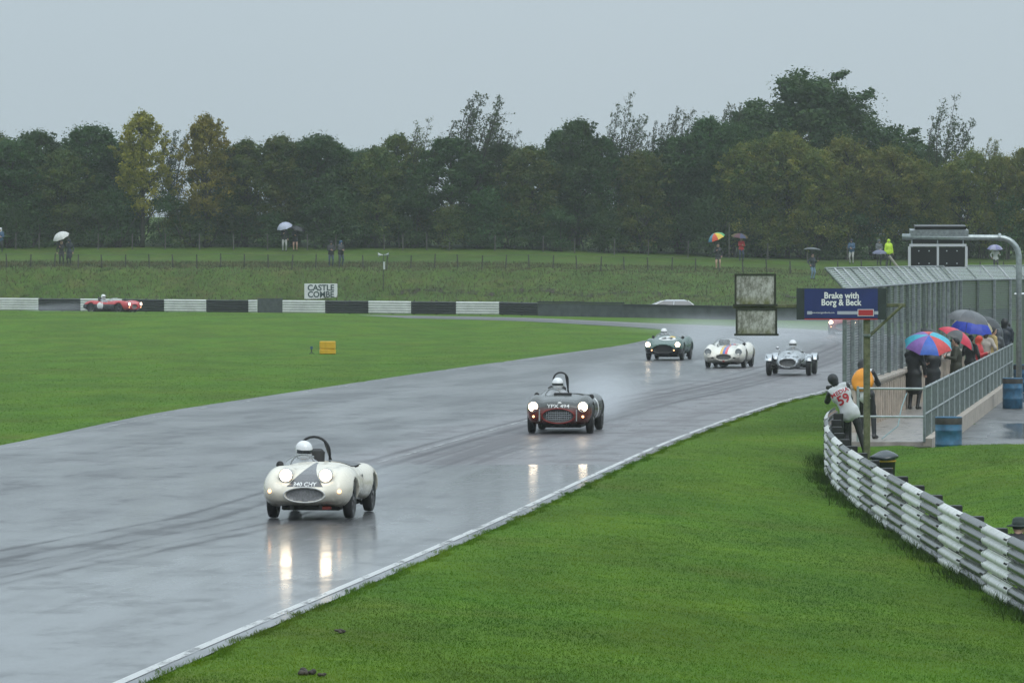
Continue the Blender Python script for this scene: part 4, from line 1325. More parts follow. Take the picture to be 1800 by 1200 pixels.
# ------------------------------------------------------------------ concrete walkway, wall, catch fence
M_CONC = mat('wet concrete', (.30, .27, .24), .38, var=.3, scale=3, bump=.3, rvar=.15)
M_CONC2 = mat('pale concrete panel', (.44, .38, .32), .55, var=.22, scale=4, bump=.2)
M_STEEL = mat('galvanised steel', (.30, .33, .34), .38, .55, var=.25, scale=12)
M_STEEL2 = mat('dull green-grey steel', (.16, .19, .18), .45, .4, var=.3, scale=12)
def slab(name, left, right, z0, z1, m, parent=None):
    n = len(left); v = []
    for (a, b) in zip(left, right): v += [(a[0], a[1], z1), (b[0], b[1], z1), (b[0], b[1], z0), (a[0], a[1], z0)]
    f = []
    for k in range(n - 1):
        for j in range(4): f.append((k * 4 + j, k * 4 + (j + 1) % 4, k * 4 + 4 + (j + 1) % 4, k * 4 + 4 + j)[::-1])
    f += [(3, 2, 1, 0)[::-1], tuple((n - 1) * 4 + j for j in (0, 1, 2, 3))[::-1]]
    return obj(name, make_mesh(name, v, f, [m]), parent)
ywk = [98.9, 103.5, 108, 113, 118, 123, 128, 133, 138, 143, 148, 153]
wk = bpy.data.objects.new('walkway', None); COL.objects.link(wk); tag(wk, kind='structure')
for a, b in zip(ywk[:-1], ywk[1:]):
    slab('paving_slab', [(x_fence(a) + .02 if a > 102 else 7.35, a + .02), (x_fence(b) + .02, b - .02)], [(x_walk(a) - .02, a + .02), (x_walk(b) - .02, b - .02)], -.5, -.006 - .008 * ((a * 7) % 2 > 1), M_CONC, wk)
kb = MB()
for k in range(18):
    a = 98.8 + k * 2.95; b = a + 2.9
    slab('kerb_block', [(x_walk(a) - .02, a), (x_walk(b) - .02, b)], [(x_walk(a) + .17, a), (x_walk(b) + .17, b)], -.45, .07, M_CONC2, wk)
slab('slab_gap_strip', [(7.25, 98.35), (7.25, 98.85)], [(9.05, 98.35), (9.05, 98.85)], -.4, -.09, mat('painted gap shade', (.09, .085, .06), .7, var=.3), wk)

wall = thing('concrete_wall', 'beige ribbed concrete wall under the catch fence beside the walkway', 'wall', (7.5, 102.6, 0))
fd = np.array(FENCE1) - np.array(FENCE0); fl = np.linalg.norm(fd); fd /= fl; fn = np.array([fd[1], -fd[0]])   # fn points to the walkway side
ang = math.atan2(fd[1], fd[0])
npan = int((fl - 1.6) / 2.3)
for k in range(npan):
    c = fd * (1.8 + (k + .5) * 2.3) + fn * .02
    pn = MB().box((c[0], c[1], .46), (2.27, .14, 1.02), (0, 0, ang), bev=.015).build('panel', M_CONC2, wall)
    for q in (-.75, 0, .75):
        cc = c + fd * q + fn * .10
        MB().box((cc[0], cc[1], .43), (.13, .08, .94), (0, 0, ang), bev=.01).build('rib', M_CONC2, pn)
c = fd * (1.8 + npan * 1.15)
MB().box((c[0] + fn[0] * .04, c[1] + fn[1] * .04, 1.02), (npan * 2.3, .30, .10), (0, 0, ang), bev=.02).build('coping', M_CONC2, wall)

# mesh cloth: real wires, far too fine to model at this range
def mesh_mat(name, scale, cover, col):
    g = NB(name)
    uv = g.tc.outputs['UV']
    sep = g.n('SeparateXYZ'); g.l(uv, sep.inputs[0])
    wires = None
    for ch in ('X', 'Y'):
        fr = g.math('FRACT', g.math('MULTIPLY', sep.outputs[ch], scale))
        w_ = g.math('LESS_THAN', fr, cover)
        wires = w_ if wires is None else g.math('MAXIMUM', wires, w_)
    g.b.inputs['Base Color'].default_value = (*col, 1); g.b.inputs['Roughness'].default_value = .45; g.b.inputs['Metallic'].default_value = .2
    tr = g.n('BsdfTransparent'); mx_ = g.n('MixShader')
    g.l(wires, mx_.inputs[0]); g.l(tr.outputs[0], mx_.inputs[1]); g.l(g.b.outputs[0], mx_.inputs[2])
    g.l(mx_.outputs[0], g.out.inputs['Surface'])
    return g.m
M_NET = mesh_mat('welded wire mesh', 16.0, .50, (.125, .15, .148))
M_NET2 = mesh_mat('overhang wire mesh', 16.0, .34, (.42, .46, .47))
fence = thing('catch_fence', 'tall grey wire mesh catch fence with cranked top above the concrete wall', 'fence', (7.5, 102.6, 0))
fpts = [np.array(FENCE0) + fd * min(k * fl / 20, fl) for k in range(21)]
fd2 = np.array(FENCE2) - np.array(FENCE1); fl2 = np.linalg.norm(fd2); fd2 /= fl2
fpts += [np.array(FENCE1) + fd2 * (k + 1) * 2.25 for k in range(9)]
HT = 3.30
O_ = np.array([7.5, 102.6])
for k, p in enumerate(fpts):
    q = p - O_
    dirv = fd if k <= 20 else fd2
    nv_ = np.array([-dirv[1], dirv[0]])          # towards the track
    z0 = 0.0 if k == 0 else 1.0
    if k > 20: z0 = -.2
    pm = MB().box((q[0], q[1], (z0 - .3 + HT) / 2), (.09, .09, HT - z0 + .3), (0, 0, ang), bev=.008)
    pm.tube((q[0], q[1], HT - .02), (q[0] + nv_[0] * .44, q[1] + nv_[1] * .44, HT + .46), .03, None, 6)
    pm.build('post', M_STEEL if k % 3 else M_STEEL2, fence)
def net(p, q, za, zb, off_a, off_b, nv_, m, name):
    a = np.array([p[0] + nv_[0] * off_a, p[1] + nv_[1] * off_a, za]); b = np.array([q[0] + nv_[0] * off_a, q[1] + nv_[1] * off_a, za])
    c = np.array([q[0] + nv_[0] * off_b, q[1] + nv_[1] * off_b, zb]); d = np.array([p[0] + nv_[0] * off_b, p[1] + nv_[1] * off_b, zb])
    w = np.linalg.norm(b - a); h_ = np.linalg.norm(d - a)
    return obj(name, make_mesh(name, [a, b, c, d], [(0, 1, 2, 3)], [m], None, False, np.array([(0, 0), (w, 0), (w, h_), (0, h_)])), fence)
for k in range(len(fpts) - 1):
    p, q = fpts[k] - O_, fpts[k + 1] - O_
    dirv = fd if k < 20 else fd2
    nv_ = np.array([-dirv[1], dirv[0]])
    net(p, q, 1.06 if k < 20 else -.2, HT, .052, .052, nv_, M_NET, 'mesh_panel')
    net(p, q, HT, HT + .45, .03, .46, nv_, M_NET2, 'overhang_panel')
    MB().tube((p[0], p[1], HT), (q[0], q[1], HT), .03, None, 6).build('top_rail', M_STEEL, fence)
    MB().tube((p[0] + nv_[0] * .44, p[1] + nv_[1] * .44, HT + .46), (q[0] + nv_[0] * .44, q[1] + nv_[1] * .44, HT + .46), .022, None, 6).build('edge_rail', M_STEEL, fence)
MB().path([(.55, -3.6, .06), (.7, -2.6, .08), (1.1, -1.2, .25), (1.3, .2, .62), (1.5, 1.2, .9)], .014, 6).build('cable', mat('pale blue hose', (.20, .30, .30), .5), wall)

# ------------------------------------------------------------------ handrail of the walkway
hr = thing('handrail', 'galvanised steel handrail with upright bars along the walkway', 'railing', (WALK0[0], WALK0[1], 0))
M_GALV = mat('wet galvanised tube', (.36, .40, .40), .3, .6, var=.2, scale=10)
wd = np.array(WALK1) - np.array(WALK0); wl = np.linalg.norm(wd); wd /= wl
def hp(s_, z): return (wd[0] * s_ + .0, wd[1] * s_, z)
nbay = 20
bay = wl / nbay
for k in range(nbay + 1):
    MB().tube(hp(k * bay, .0), hp(k * bay, 1.2), .030, None, 8).build('post', M_GALV, hr)
for k in range(nbay):
    for z in (1.17, .60):
        MB().tube(hp(k * bay, z), hp((k + 1) * bay, z), .026, None, 8).build('rail', M_GALV, hr)
    for j in range(1, 14):
        s_ = (k + j / 14) * bay
        if k < 12: MB().tube(hp(s_, .08), hp(s_, 1.16), .014, None, 5).build('bar', M_STEEL2, hr)
    if k >= 12:
        mbx = MB()
        for j in range(1, 14): mbx.tube(hp((k + j / 14) * bay, .08), hp((k + j / 14) * bay, 1.16), .011, None, 4, 0, False)
        q_ = mbx.build('bars', M_STEEL2, hr); q_['kind'] = 'stuff'
# cross rails closing the near end
for z in (1.15, .54): MB().tube((0, 0, z), (-1.42, .25, z), .026, None, 8).build('rail', M_GALV, hr)
MB().tube((-1.42, .25, -.1), (-1.42, .25, 1.2), .03, None, 8).build('post', M_GALV, hr)

# ------------------------------------------------------------------ oil drums and bin
M_DRUM = mat('scuffed blue drum paint', (.035, .12, .21), .38, var=.45, scale=5, bump=.15)
M_DRUMD = mat('drum rust and grime', (.05, .045, .04), .7, var=.4)
def drum(label, x, y, z, r=.29, h=.88, rz=0):
    t = thing('oil_drum', label, 'drum', (x, y, z), rz, 'blue oil drums used as bins')
    pr = [(r * .96, .0), (r, .012), (r, .27), (r * 1.03, .285), (r, .30), (r, .57), (r * 1.03, .585), (r, .60), (r, h - .02), (r * 1.02, h - .008), (r * .99, h), (r * .95, h - .012), (r * .95, .12), (0, .12)]
    MB().lathe(pr, 28).build('shell', M_DRUM, t, True)
    MB().lathe([(r * 1.012, h - .16), (r * 1.016, h - .15), (r * 1.016, h - .03), (r * 1.01, h - .025)], 28).build('rim_band', M_DRUMD, t, True)
    return t
drum('dark-rimmed blue oil drum standing by the front corner of the handrail', (1667 - 900) / 81.3 + .0, 98.35, -.32)
drum('blue oil drum with scuffed foot standing halfway along the handrail', (1780 - 900) / 61.0, 8000 / 61.0, -.325, rz=2)
drum('blue oil drum partly cut off, standing past the far end of the handrail', (1797 - 900) / 54.0, 8000 / 54.0, -.325, rz=4)

bx, by = (1553 - 900) / 92.0, 8000 / 92.0
bz = g1(bx, by)
bn = thing('litter_bin', 'black litter bin with shiny bag lid and yellow bands behind the guard rail', 'bin', (bx, by, bz - .14), .3)
M_BINB = mat('black bin plastic', (.012, .014, .015), .3)
MB().lathe([(.19, 0), (.20, .02), (.235, .62), (.24, .63), (.0, .60)], 20).build('tub', M_BINB, bn, True)
MB().lathe([(.238, .545), (.246, .55), (.246, .575), (.238, .58)], 20).build('band', mat('yellow band', (.50, .32, .03), .5), bn, True)
lid = [(.27, .60), (.285, .63), (.27, .66), (.2, .70), (.1, .745), (.03, .76), (0, .76)]
m_ = MB().lathe(lid, 18)
m_.v = [(x * (1 + .05 * math.sin(9 * z + 5 * x)), y * (1 + .06 * math.cos(7 * x)), z + .02 * math.sin(11 * x + 3 * y)) for x, y, z in m_.v]
m_.build('bag_lid', mat('shiny black bin bag', (.02, .03, .035), .12, spec=.8, bump=.4, scale=8), bn, True)
for a in (-1.2, -2.1):
    MB().box((.232 * math.cos(a), .232 * math.sin(a), .40), (.05, .02, .07), (0, 0, a + PI / 2)).build('marking', MATS['yellow band'], bn)

# ------------------------------------------------------------------ mossy sign gantry
M_MOSS = NB('mossy timber')
_g = M_MOSS; _f = _g.noise(_g.tc.outputs['Object'], 6, 6, .7)
_g.l(_g.ramp(_f, [(.3, (.045, .05, .035)), (.5, (.11, .12, .055)), (.7, (.19, .19, .13))]), _g.b.inputs['Base Color'])
_g.b.inputs['Roughness'].default_value = .75; _g.l(_g.bump(_f, .5, .02), _g.b.inputs['Normal'])
M_MOSS = _g.m
M_LICH = NB('lichen covered board')
_g = M_LICH
_f = _g.noise(_g.mapping(_g.tc.outputs['Object'], (1.5, 1, .9)), 3.6, 8, .80); _f2 = _g.noise(_g.tc.outputs['Object'], 3.5, 5, .6)
_c = _g.ramp(_f, [(.34, (.05, .055, .045)), (.45, (.20, .20, .165)), (.56, (.42, .42, .38)), (.72, (.58, .58, .55))])
_sp = _g.n('SeparateXYZ'); _g.l(_g.tc.outputs['Object'], _sp.inputs[0])
_c = _g.mix(_g.math('MULTIPLY', _g.mapr(_sp.outputs['Z'], -.10, -.30, 0, 1), _g.mapr(_f2, .38, .58, 0, 1)), _c, (.13, .14, .035))
_g.l(_c, _g.b.inputs['Base Color']); _g.b.inputs['Roughness'].default_value = .85
M_LICH = _g.m
sx, sy, sz = px(1524, 790, 85.0)
sg = thing('sign_gantry', 'mossy timber gantry post carrying a cross arm over the verge beside the photographers', 'gantry', (sx, sy, g1(sx, sy)))
zg = g1(sx, sy)
def L(x, y): p = px(x, y, 85.0); return (p[0] - sx, 0.0, p[2] - zg)
pt = L(1524, 560)
MB().box((0, .05, pt[2] / 2), (.135, .12, pt[2]), bev=.015).build('post', M_MOSS, sg)
a0, a1 = L(1288, 540), L(1592, 535)
MB().box(((a0[0] + a1[0]) / 2, .07, (a0[2] + a1[2]) / 2), (a1[0] - a0[0], .07, .075), (0, -.008, 0), bev=.01).build('arm', M_MOSS, sg)
b0, b1 = L(1529, 590), L(1586, 537)
MB().tube((b0[0], .03, b0[2]), (b1[0], .03, b1[2]), .035, None, 6).build('brace', M_MOSS, sg)
MB().box((0, .03, pt[2] - .35), (.16, .16, .06), bev=.01).build('clamp', M_STEEL2, sg)

# advertising board
bc = px(1479, 534, 85.0)
ab = thing('advertising_board', 'blue advertising board lettered Brake with Borg and Beck, hung from the gantry arm', 'sign', (bc[0], bc[1] - .06, bc[2]))
W_, H_ = 158 / 85.0, 55 / 85.0
MB().box((0, .03, 0), (W_, .03, H_), bev=.005).build('backing', mat('dark green board', (.022, .032, .03), .5, var=.25), ab)
M_BLUE = mat('blue sign vinyl', (.018, .03, .13), .3, var=.15, scale=3)
MB().box((-.010, .010, .01), (W_ * .815, .012, H_ * .93)).build('face', M_BLUE, ab)
MB().box((-.010, .004, -H_ * .485), (W_ * .815, .016, .022)).build('stripe', mat('red sign vinyl', (.40, .03, .04), .35), ab)
M_GREYV = mat('grey sign vinyl', (.40, .42, .48), .35)
MB().box((-W_ * .355, .003, -H_ * .285), (W_ * .055, .006, .065)).build('stripe', M_GREYV, ab)
MB().box((W_ * .07, .003, -H_ * .285), (W_ * .235, .006, .065)).build('stripe', M_GREYV, ab)
MB().box((W_ * .385, .003, -H_ * .285), (W_ * .045, .006, .065)).build('stripe', M_GREYV, ab)
MB().box((W_ * .268, .002, -H_ * .28), (.335, .010, .145)).build('logo_panel', mat('pale sign vinyl', (.62, .62, .64), .35), ab)
MB().box((W_ * .268, .0, -H_ * .28), (.305, .012, .118)).build('logo_panel', MATS['red sign vinyl'], ab)
def sign_text(t, s, bold, size, cx, cz, m, width=1.0, y=-.002):
    v, f = glyphs(s, size, bold, width)
    return obj('lettering', make_mesh('lettering', np.c_[v[:, 0] + cx, np.full(len(v), y), v[:, 1] + cz], f, [m]), t)
sign_text(ab, 'Brake with', .026, .18, .0, H_ * .27, M_WHITE, .92, -.0)
sign_text(ab, 'Borg & Beck', .026, .18, .0, H_ * .02, M_WHITE, .90, -.0)
sign_text(ab, 'www.borgandbeck.com', .0, .052, -W_ * .205, -H_ * .285, M_WHITE, .95, -.0)
for dx in (-.6, .6): MB().box((dx, .055, .02), (.05, .03, .12)).build('hanger', M_STEEL2, ab)

def lichen_board(label, x0, x1, y0, y1):
    c = px((x0 + x1) / 2, (y0 + y1) / 2, 85.0)
    w, h_ = (x1 - x0) / 85.0, (y1 - y0) / 85.0
    t = thing('weathered_board', label, 'board', (c[0], c[1] - .03, c[2]), 0)
    MB().box((0, .0, 0), (w - .05, .02, h_ - .04)).build('panel', M_LICH, t)
    fm = MB().box((-w / 2 + .02, -.004, 0), (.04, .05, h_)).box((w / 2 - .02, -.004, 0), (.04, .05, h_)).box((0, -.004, h_ / 2 - .018), (w - .08, .046, .036)).box((0, -.004, -h_ / 2 + .022), (w + .06, .052, .044))
    fm.build('frame', mat('mossy dark frame', (.03, .035, .022), .8, var=.4), t)
    return t
lichen_board('square lichen-stained back of a board above the gantry arm', 1291, 1364, 481, 538)
lichen_board('square lichen-stained back of a board below the gantry arm', 1293, 1366, 542, 590)

# ------------------------------------------------------------------ light-panel gantry behind the catch fence
s_ = 54.8
gx0, gy0, _ = px(1791, 500, s_)
lg = thing('panel_gantry', 'grey steel pole gantry bent over the catch fence, holding black light panels', 'gantry', (gx0, gy0, -.33))
def G(x, y): p = px(x, y, s_); return np.array([p[0] - gx0, 0, p[2] + .33])
pts = [np.array([0, 0, 0]), G(1791, 470)] + [G(1791 - 34 * (1 - math.cos(a)), 452 - 34 * math.sin(a)) for a in np.linspace(.1, PI / 2, 7)] + [G(1700, 417.5), G(1586, 416)]
MB().path(pts, .095, 12).build('pole', M_GALV, lg, True)
q = G(1757, 417); MB().tube(q - np.array([.04, 0, 0]), q + np.array([.04, 0, 0]), .13, None, 12).build('flange', M_GALV, lg)
q = G(1783, 517); MB().tube(q, q + np.array([.9, 0, 0]), .05).build('side_arm', M_GALV, lg)
for xx in (1603, 1648, 1693):
    MB().tube(G(xx, 408), G(xx, 470), .03, None, 6).build('hanger', M_STEEL, lg)
M_PANEL = mat('black light panel', (.012, .013, .013), .35)
M_FRAMEW = mat('pale panel frame', (.50, .52, .53), .4)
for x0, x1 in ((1601, 1646), (1650, 1695)):
    a, b = G(x0, 435), G(x1, 469)
    c = (a + b) / 2
    p_ = MB().box((c[0], -.10, c[2]), (b[0] - a[0], .05, a[2] - b[2])).build('light_panel', M_PANEL, lg)
    for ex in (-.3, .3):
        for ez in (-.2, .2): MB().ball((c[0] + ex * .55, -.13, c[2] + ez), .022, 8).build('lamp', M_FRAMEW, p_)
a, b = G(1598, 431), G(1698, 471)
fr = MB().box(((a[0] + b[0]) / 2, -.10, a[2]), (b[0] - a[0], .08, .08)).box((a[0], -.1, (a[2] + b[2]) / 2), (.08, .07, a[2] - b[2] - .08)).box((b[0], -.1, (a[2] + b[2]) / 2), (.08, .07, a[2] - b[2] - .08)).box(((a[0] + b[0]) / 2, -.1, (a[2] + b[2]) / 2), (.07, .06, a[2] - b[2] - .08))
fr.box(((a[0] + b[0]) / 2, -.10, b[2]), (b[0] - a[0], .06, .05))
fr.build('frame', M_FRAMEW, lg)
a, b = G(1600, 404), G(1702, 414)
MB().box(((a[0] + b[0]) / 2, .15, (a[2] + b[2]) / 2), (b[0] - a[0], .5, .20), (.12, 0, 0)).build('rain_hood', M_STEEL, lg)
MB().box(((a[0] + b[0]) / 2 + .05, .3, a[2] + .09), ((b[0] - a[0]) * .88, .5, .10), (.12, 0, 0)).build('rain_hood', M_PANEL, lg)
c = G(1650, 424); MB().box((c[0], .04, c[2]), (1.7, .12, .14)).build('cable_box', M_PANEL, lg)
# ------------------------------------------------------------------ far barrier, tyre wall, boards
S_X = [-400, 0, 880, 1200, 1490, 1900]; S_S = [25.6, 27.0, 28.0, 29.0, 30.0, 31.0]
def far_pt(x, back=0.0):
    s_ = np.interp(x, S_X, S_S)
    X, Y = (x - 900) / s_, 8000 / s_ + back
    return np.array([X, Y, g1(X, Y)])
M_FW = mat('white far rail', (.62, .63, .62), .35, var=.12, scale=2)
M_FB = mat('black far rail', (.022, .026, .027), .4, var=.3, scale=2)
fb = thing('guard_rail', 'straight white and black striped guard rail at the foot of the far bank', 'guard rail', (0, 0, 0))
PROF = [(0, .03)]
for k in range(5):
    z0 = .06 + k * .158
    PROF += [(.0, z0), (.07, z0 + .035), (.07, z0 + .10), (.0, z0 + .135)]
edges = [-380, -306, -232, -158, -84, -6, 68, 142, 215, 289, 363, 437, 453, 497, 572, 648, 723, 802, 878, 946]
cols = [1, 0, 1, 0, 0, 1, 0, 1, 0, 1, 0, 1, 2, 1, 0, 1, 0, 1, 0]
for (a, b), c in zip(zip(edges[:-1], edges[1:]), cols):
    A, B = far_pt(a), far_pt(b)
    d = (B - A)[:2]; d /= np.linalg.norm(d); nrm = np.array([d[1], -d[0]])
    if c == 2:
        cc = (A + B) / 2
        MB().box((cc[0], cc[1] - .02, cc[2] + .45), (np.linalg.norm(B - A), .05, .98), (0, 0, math.atan2(d[1], d[0]))).build('gate_panel', mat('dark gate mesh', (.055, .065, .065), .6, var=.3), fb)
        continue
    v, f = [], []
    for P_ in (A, B):
        for o_, h_ in PROF: v.append((P_[0] + nrm[0] * o_, P_[1] + nrm[1] * o_, P_[2] + h_))
    n = len(PROF)
    for j in range(n - 1): f.append((j, n + j, n + j + 1, j + 1))
    obj('rail_panel', make_mesh('rail_panel', v, f, [M_FW if c else M_FB]), fb)
    for q in (0.05, .55):
        P_ = A * (1 - q) + B * q
        MB().box((P_[0] - nrm[0] * .1, P_[1] - nrm[1] * .1, P_[2] + .40), (.12, .12, .95)).build('post', M_FB, fb)
tw = thing('tyre_wall', 'long dark grey belt-faced tyre wall round the outside of the far corner', 'barrier', (0, 0, 0))
M_BELT = mat('scuffed dark belt', (.060, .070, .072), .5, var=.35, scale=1.5)
xs_ = list(range(946, 1830, 75))
for k, (a, b) in enumerate(zip(xs_[:-1], xs_[1:])):
    A, B = far_pt(a), far_pt(b)
    d = (B - A)[:2]; ln = np.linalg.norm(d); d /= ln
    hgt_ = .86 if k < 2 else .80
    c = (A + B) / 2
    an = math.atan2(d[1], d[0])
    bp = MB().box((c[0], c[1], c[2] + hgt_ / 2 - .05), (ln - .015, .10, hgt_), (0, 0, an)).build('belt_panel', M_BELT, tw)
    MB().box((c[0], c[1] - .02, c[2] + hgt_ + (.02 if k < 2 else -.02)), (ln - .01, .22, .10), (0, 0, an)).build('cap', M_FB, bp)
    ty = MB()
    for j in range(4):
        q = A * (1 - (j + .5) / 4) + B * (j + .5) / 4
        for lv in range(3): ty.lathe([(.2, lv * .24), (.30, lv * .24 + .03), (.31, lv * .24 + .12), (.30, lv * .24 + .21), (.2, lv * .24 + .24)], 10, 'z', (q[0] - d[1] * .42, q[1] + d[0] * .42, q[2]))
    o = ty.build('tyres', M_TYRE, tw); o['kind'] = 'stuff'

c = px(564, 512.0, 26.7)
cs = thing('circuit_sign', 'white board lettered CASTLE COMBE standing behind the far guard rail', 'sign', (c[0], c[1], c[2]))
MB().box((0, .03, 0), (58 / 26.7, .05, 27 / 26.7), bev=.01).build('board', mat('white sign board', (.66, .67, .67), .5, var=.05), cs)
M_DKG = mat('dark green lettering', (.02, .05, .05), .5)
sign_text(cs, 'CASTLE', .03, .54, 0, .24, M_DKG, .95, -.004)
sign_text(cs, 'COMBE', .03, .54, 0, -.20, M_DKG, .95, -.004)
for dx in (-.8, .8): MB().box((dx, .1, -.75), (.08, .08, 1.2)).build('leg', M_FB, cs)

# yellow foam blocks and a small marker on the infield
s_ = (622 - 458) / 3.9
X, Y = (576 - 900) / s_, 8000 / s_
M_YEL = mat('yellow foam block', (.62, .36, .012), .5, var=.12, scale=4)
for k, (h_, lb) in enumerate(((.22, 'lower of two stacked yellow foam blocks on the infield grass'), (.32, 'upper of two stacked yellow foam blocks on the infield grass'))):
    m = MB().box((0, 0, h_ / 2), (.68 - .02 * k, .40, h_), bev=.03)
    for q in (-.18, .18): m.box((q, -.2, h_ / 2), (.012, .012, h_ * .8))
    o = m.build('foam_block', M_YEL, None, False, (X, Y, g1(X, Y) + (0 if k == 0 else .222)), (0, 0, .06 - .1 * k)); tag(o, lb, 'foam block')
X2 = (547 - 900) / s_
mk = thing('marker_post', 'small blue-topped marker on spread feet beside the yellow blocks', 'marker', (X2, Y + .3, g1(X2, Y)))
MB().tube((0, 0, .05), (0, 0, .30), .02).build('stem', M_FB, mk)
MB().box((0, 0, .26), (.10, .06, .12), bev=.01).build('head', mat('blue marker', (.03, .09, .17), .5), mk)
for a in (0.4, 2.5, 4.6): MB().tube((0, 0, .09), (.12 * math.cos(a), .12 * math.sin(a), .0), .012).build('foot', M_FB, mk)

# ------------------------------------------------------------------ fences on the bank
M_WOOD = mat('grey fence timber', (.055, .052, .045), .8, var=.4)
M_WIRE = mat('dull fence wire', (.10, .105, .09), .6, .2)
bf = thing('post_and_wire_fence', 'low post and wire fence along the lip of the grass bank', 'fence', (0, 306.2, 0))
rr_ = random.Random(11)
prev = None
for k in range(-6, 45):
    x = 13 + 41.7 * k
    X = (x - 900) / 26.1; Y = 306.2
    z = g1(X, Y)
    tl = rr_.uniform(-.07, .07); hh = .92 + rr_.uniform(-.06, .05)
    top = (X + tl, 0, z + hh)
    MB().tube((X, 0, z - .1), top, .05, .045, 6).build('post', M_WOOD, bf)
    if prev is not None:
        for fr_ in (.97, .55):
            MB().tube((prev[0][0] * (1 - fr_) + prev[1][0] * fr_, -.05, prev[0][2] * (1 - fr_) + prev[1][2] * fr_), (X * (1 - fr_) + top[0] * fr_, -.05, z * (1 - fr_) + top[2] * fr_), .009 if fr_ > .9 else .005, None, 4).build('wire', M_WIRE, bf)
    prev = ((X, 0, z), top)
bf2 = thing('stock_fence', 'taller pale-posted wire fence along the foot of the trees', 'fence', (0, 325.5, 0))
prev = None
for k, x in enumerate([-180, -110, -40, 27, 68, 120, 172, 232, 290, 350, 410, 470, 540, 590, 675, 708, 750, 790, 870, 955, 1010, 1080, 1140, 1210, 1282, 1350, 1420, 1490, 1560, 1630, 1700, 1770, 1840]):
    X = (x - 900) / 24.6; z = g1(X, 325.5)
    hh = 1.25 if x != 1282 else 2.6
    MB().box((X, 0, z + hh / 2 - .1), (.075, .075, hh), bev=.01).build('post', mat('pale concrete post', (.085, .083, .072), .8, var=.3), bf2)
    if prev is not None:
        for q in (.35, .7, 1.08):
            MB().tube((prev[0], -.06, prev[1] + q), (X, -.06, z + q), .004, None, 4).build('wire', M_WIRE, bf2)
    prev = (X, z)
# horn loudspeakers on a pole
X, Y = (674 - 900) / 26.6, 8000 / 26.6
z = g1(X, Y)
ls = thing('loudspeaker_pole', 'thin pole on the bank carrying two grey horn loudspeakers', 'loudspeaker', (X, Y, z))
ztop = CAM_H - (448 - 458) / 26.6 - z
MB().tube((0, 0, -.1), (0, 0, ztop), .022).build('pole', M_FB, ls)
MB().tube((-.3, 0, ztop - .04), (.3, 0, ztop - .04), .02).build('crossbar', M_STEEL, ls)
for sgn in (-1, 1):
    MB().lathe([(.04, 0), (.05, .12), (.09, .22), (.16, .30), (.165, .305), (.03, .1)], 14, 'x' if sgn > 0 else 'x', (.05, 0, ztop)).build('horn', M_FRAMEW if sgn < 0 else M_STEEL, ls, True, rot=(0, 0, 0 if sgn > 0 else PI))
MB().box((.05, 0, ztop - .7), (.12, .10, .5)).build('junction_box', M_FRAMEW, ls)
# pale props leaning beyond the catch fence
for (x0, y0, x1, y1), lb in (((1563, 450, 1580, 472), 'pale timber prop leaning on the bank below the person in yellow'),):
    a, b = px(x0, y0, 26.0), px(x1, y1, 26.0)
    o = MB().path([(0, 0, 0), tuple(np.array(b) - np.array(a))], .10, 6).build('timber_prop', mat('pale timber', (.30, .28, .24), .7, var=.2), None, False, a); tag(o, lb, 'timber')
# clods of turf thrown on the near verge
rr_ = random.Random(5)
for x, y, r_, lb in ((597, 1122, .04, 'single small clod of earth on the near verge'), (541, 1192, .06, 'larger clod of earth at the track edge of the near verge'), (567, 1194, .035, 'small clod of earth beside the larger clod')):
    sg_ = (y - 458) / 4.0
    X, Y = (x - 900) / sg_, 8000 / sg_
    m = MB()
    for _ in range(7): m.ball((rr_.uniform(-1, 1) * r_, rr_.uniform(-1, 1) * r_, r_ * .35 + rr_.uniform(-.2, .3) * r_), (r_ * rr_.uniform(.4, .7), r_ * rr_.uniform(.4, .7), r_ * rr_.uniform(.3, .55)), 7)
    o = m.build('mud_clod', mat('wet earth', (.045, .035, .022), .6, var=.5), None, True, (X, Y, g1(X, Y) + .01)); tag(o, lb, 'clod')

# ------------------------------------------------------------------ people
K_BLACK = cloth('black waterproof', (.014, .015, .017), .45)
K_NAVY = cloth('navy waterproof', (.018, .026, .038), .5)
K_DKGREEN = cloth('dark olive coat', (.035, .036, .022), .7)
K_WHITE = cloth('white tabard', (.62, .63, .64), .6, .08)
K_JEANS = cloth('wet jeans', (.035, .05, .085), .7)
K_CHAR = cloth('charcoal trousers', (.025, .026, .028), .7)
K_RED = cloth('red jacket', (.50, .03, .035), .5, .15)
K_SCAR = cloth('bright red hood', (.62, .06, .03), .5, .15)
K_BEIGE = cloth('beige coat', (.42, .37, .32), .7, .12)
K_OCHRE = cloth('ochre jacket', (.46, .34, .14), .7, .12)
K_GREY = cloth('grey anorak', (.10, .11, .12), .6)
K_PALE = cloth('pale trousers', (.40, .40, .38), .7, .1)
K_BLUE = cloth('blue anorak', (.03, .08, .15), .6)
K_HIVIS = cloth('hi-vis yellow jacket', (.50, .72, .03), .5, .1)
K_LBLUE = cloth('pale blue jeans', (.16, .24, .34), .7)
K_SHORT = cloth('dark shorts', (.02, .022, .03), .7)
K_HATG = cloth('dark green hat felt', (.022, .036, .03), .7)

